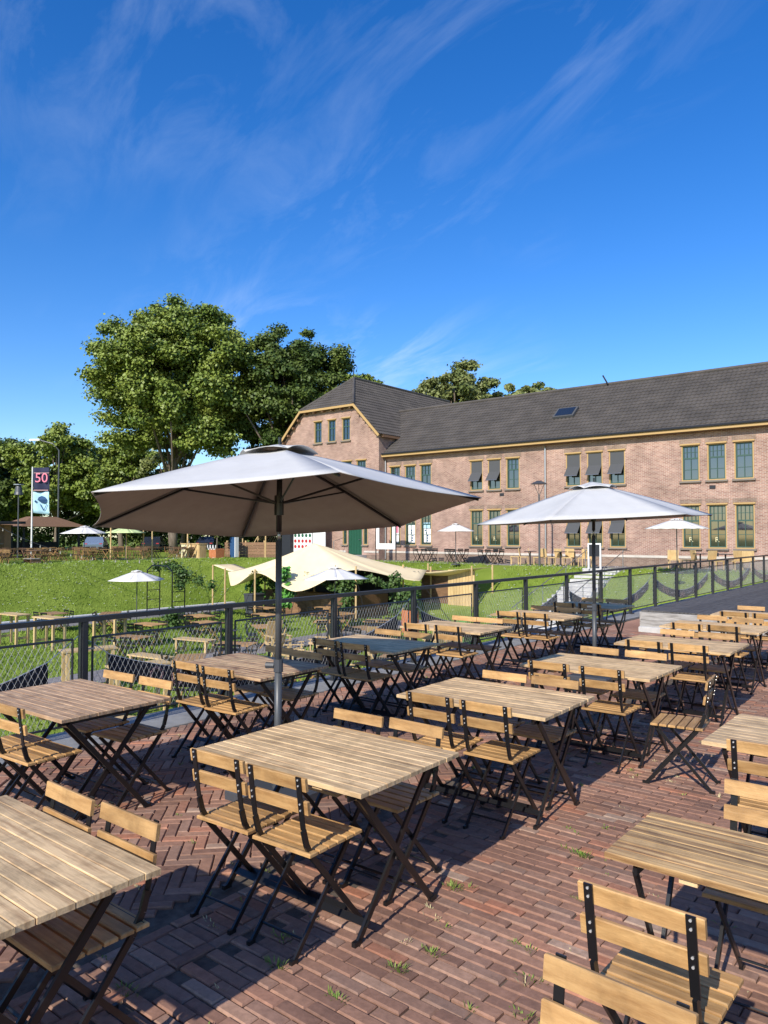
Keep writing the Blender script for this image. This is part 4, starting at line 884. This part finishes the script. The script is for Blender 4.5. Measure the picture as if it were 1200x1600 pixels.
poly([(.12,4.08),(.2,4.16),(.26,4.02),(.18,3.96)], 'blue', 'printed_spot'); poly([(.42,3.86),(.46,3.86),(.66,3.42),(.62,3.4)], 'blue', 'printed_stroke'); poly([(.84,3.88),(.88,3.86),(.68,3.42),(.64,3.42)], 'blue', 'printed_stroke')
t = thing('park_lamp', 'dark park lamp with round head left of the flag', 'lamp', (-54.2, 25.3, PZ)); MB().tube([(0,0,0),(0,0,4.6)], .06, 8, .045).build('post', 'pole', t)
q = MB(); q.tube([(0,0,4.55),(0,0,4.75),(0,0,5.1),(0,0,5.25)], .30, 12, .16); q.build('lantern', 'pole', t); MB().disc((0,0,5.25),.34,14,'z',.06).build('cap', 'steel', t)
t = thing('street_light', 'tall green street light with white arm lamp before the trees', 'lamp', (-62.5, 32.6, PZ)); MB().tube([(0,0,0),(0,0,3.0)], .11, 8).build('base', 'sash', t); MB().tube([(0,0,3.0),(0,0,9.0),(-.5,-.3,9.6),(-1.5,-.9,9.9)], .07, 8, .05).build('mast', 'pole', t); MB().box((-1.9,-1.15,9.95),(.95,.35,.16), Euler((0,0,R(32))).to_matrix(), ch=.05).build('lamp_head', 'white', t)
# kiosk and shelter
t = thing('kiosk', 'dark wooden kiosk under the trees at the end of the plateau', 'kiosk', (-57.0, 23.0, PZ))
for k in range(10): MB().box((1.6,-2.4+k*.5,1.2),(.08,.48,2.4)).build('board', 'brown_wood', t)
MB().box((-.5,0,1.2),(4.1,5,2.38)).build('cabin', 'dark', t); MB().box((.2,0,2.55),(5,5.8,.18)).build('roof', 'dark', t); MB().box((1.66,-.6,1.5),(.04,1.1,.9)).build('window', 'glass', t); MB().box((1.85,.2,1.02),(.5,2.8,.06)).build('counter', 'sill', t)
t = thing('open_shelter', 'open dark timber shelter behind the flag pole', 'shelter', (-58.2, 29.0, PZ))
for sx in (-1,1):
    for sy in (-1,1): MB().box((sx*1.7,sy*2.2,1.15),(.14,.14,2.3)).build('post', 'dark', t)
q = MB(); q.add([(-2.2,-2.7,2.3),(2.2,-2.7,2.3),(2.2,2.7,2.3),(-2.2,2.7,2.3),(-.4,-1,3.1),(.4,-1,3.1),(.4,1,3.1),(-.4,1,3.1)], [(3,2,1,0),(4,5,6,7)]+[(i,(i+1)%4,(i+1)%4+4,i+4) for i in range(4)]); q.build('roof', 'brown_wood', t); MB().box((-1.5,0,.6),(.1,4.2,1.0)).build('back_wall', 'dark', t)
t = thing('grey_bin', 'grey square waste bin beside the ivy wrapped pole', 'bin', (-46.2, 19.1, PZ)); MB().box((0,0,.5),(.55,.55,1.0), ch=.03).build('body', 'bin', t); MB().box((0,0,1.03),(.6,.6,.06)).build('lid', 'screen', t)
t = thing('wooden_crate', 'low pinkish wooden crate lying on the grass by the far tables', 'crate', (-43.0, 20.9, PZ-.02))
for k in range(3): MB().box((0,-.2+k*.2,.3),(.9,.17,.03)).build('slat', 'old_wood', t)
for s in (-1,1): MB().box((s*.4,0,.15),(.04,.6,.28)).build('end', 'brown_wood', t)
# parked cars
def car(x, y, rz, m_, label):
    t = thing('parked_car', label, 'car', (x, y, PZ+.02), rz, None)
    prof = [(-2.1,.35),(-2.15,.75),(-2.0,.95),(-1.55,1.0),(-.9,1.45),(.7,1.48),(1.35,1.02),(2.05,.88),(2.15,.6),(2.1,.35)]
    q = MB(); n = len(prof)
    V = []
    for s, ins in ((-1,0),(1,0)):
        for px_, pz_ in prof: V.append((px_, s*(.86-(.16 if pz_ > 1.1 else 0)), pz_))
    q.add(V, [tuple(range(n)), tuple(range(2*n-1,n-1,-1))]+[(i,n+i,n+(i+1)%n,(i+1)%n) for i in range(n)]); q.build('body', m_, t)
    for s in (-1,1):
        q = MB(); q.add([(-1.38,s*.855,1.04),(1.2,s*.855,1.04),(.66,s*.735,1.40),(-.86,s*.735,1.40)], [(0,1,2,3) if s < 0 else (3,2,1,0)]); q.build('side_window', 'glass', t)
        for xx in (-1.3,1.3):
            wh = MB().disc((xx,s*.80-(.1 if s > 0 else -.1)*0,.33),.33,16,'y',.2 if s < 0 else -.2).build('wheel', 'rubber', t); MB().disc((xx,s*.80,.33),.19,12,'y',.215 if s < 0 else -.215).build('rim', 'steel', wh)
        MB().box((2.08,s*.6,.72),(.08,.34,.14)).build('headlight', 'white', t); MB().box((-2.1,s*.65,.78),(.06,.25,.16)).build('tail_light', 'red', t)
    q = MB(); q.add([(1.33,-.72,1.06),(1.33,.72,1.06),(.74,.66,1.44),(.74,-.66,1.44)], [(0,1,2,3)]); q.build('windscreen', 'glass', t)
car(-66, 38.2, 2.5, 'carpaint', 'silver blue car parked under the trees behind the far tables')
car(-64, 43.2, 2.4, 'carpaint2', 'dark car parked behind the lime green parasol')
car(-61, 47.5, 2.3, 'carpaint2', 'black car parked behind the pale festoon poles')

# ---------------------------------------------------------------- trees
def tree(x, y, h, cr, cz, cr_z, nclump, nleaf, size, m_, label, seed, group=None, trunk_r=.4, lean=(0,0), base=PZ, low=.25, bare=.0):
    g = np.random.default_rng(seed); t = thing('tree', label, 'tree', (x, y, base), 0, group)
    # clumps over an ellipsoid shell, biased outwards
    C_, Rr = [], []
    nl = max(7, int(nclump/22)); lob = []
    for j in range(nl):      # main lobes spread evenly over the crown (golden spiral), uneven in size
        zf = 1-1.75*(j+.5)/nl; a = j*2.39996+seed; rf = math.sqrt(max(0, 1-zf*zf)); k = g.uniform(.50, .68)
        lob.append((np.array([rf*math.cos(a)*cr*k, rf*math.sin(a)*cr*k, zf*cr_z*k]), cr*g.uniform(.33, .46)))
    lob.append((np.array([0., 0, 0]), cr*.5))
    for i in range(nclump):
        lc, lr = lob[i % len(lob)]; d = g.normal(size=3); d /= np.linalg.norm(d); s = g.uniform(.085, .16)*cr
        p = lc+d*lr*np.array([1, 1, .85])*g.uniform(.45, 1.0)**.6
        C_.append((lean[0]*h*.5+p[0], lean[1]*h*.5+p[1], cz+p[2])); Rr.append((s*1.15, s*1.15, s*.7))
    leaves('crown', C_, Rr, nleaf, size, m_, t, seed+1)
    q = MB(); top = Vector((lean[0]*h*.45, lean[1]*h*.45, cz)); z_ = [0,.1,.35,.7,1.0]
    q.tube([(lean[0]*h*.45*a+.12*math.sin(a*7+seed), lean[1]*h*.45*a, cz*a-.1) for a in z_], trunk_r, 9, trunk_r*.4)
    for i in g.choice(nclump, min(nclump, 22), False):
        a = g.uniform(.28, .8); s = top*a; e = Vector(C_[i]); md_ = s.lerp(e, .5)+Vector((0,0,.06*h*g.uniform(-.3,1)))
        q.tube([s, md_, e], trunk_r*.32, 6, .04)
    q.build('trunk', 'bark', t, True); return t
tree(-55.6, 39.6, 23, 7.9, 14.9, 9.7, 440, 185000, .28, 'leaf', 'great round topped tree with leaning trunk left of the gabled wing', 11, trunk_r=.42, lean=(-.02,.0))
tree(-48.6, 47.2, 22, 6.3, 13.6, 9.2, 330, 120000, .28, 'leaf_dark', 'tall dark tree close behind the hipped gable', 12, trunk_r=.5)
tree(-45.0, 51.0, 18, 4.8, 12.0, 5.4, 170, 64000, .29, 'leaf', 'mid green tree peeping over the gable roof beside the dark tree', 19, trunk_r=.4)
tree(-42.4, 64.5, 21, 5.4, 14.6, 4.8, 190, 70000, .31, 'leaf_pale', 'broad pale tree rising behind the ridge of the long roof', 13, trunk_r=.45)
tree(-37.4, 70.0, 20, 3.7, 15.0, 3.2, 60, 18000, .36, 'leaf_pale', 'smaller pale tree crown just above the long roof ridge', 14, trunk_r=.35)
for i, (x, y, h, cr, m_) in enumerate(((-83,33,13,5.2,'leaf_dark'),(-77,40,13.5,5.0,'leaf'),(-80,46,12,5.0,'leaf_dark'),(-72,44.5,13,4.8,'leaf'),(-90,38,15,6,'leaf_dark'),(-86,28,14,5.5,'leaf_dark'),(-70,51,10,4.6,'leaf'),(-66,56,9,4.6,'leaf_dark'),(-60,62,9,5,'leaf_dark'),(-95,30,15,6,'leaf_dark'))):
    tree(x, y, h, cr*1.2, h*.55, h*.50, 190, 46000, .34, m_, ('dark' if m_ == 'leaf_dark' else 'mid green')+' broad tree in the row behind the flag and parked cars', 30+i, 'trees behind the parked cars', .35)
tree(-63.5, 44.8, 14.5, 3.6, 9.4, 4.6, 40, 12000, .36, 'leaf_pale', 'slender lighter tree left of the great round tree', 15, trunk_r=.28)
t = thing('hedge', 'dark hedge closing the view under the far trees', 'hedge', (-75, 50, PZ))
leaves('foliage', [(-24+i*1.1, -26+i*1.15+jit(.5), 1.9+jit(.7)) for i in range(48)], [2.3]*48, 40000, .36, 'leaf_dark', t, 71)
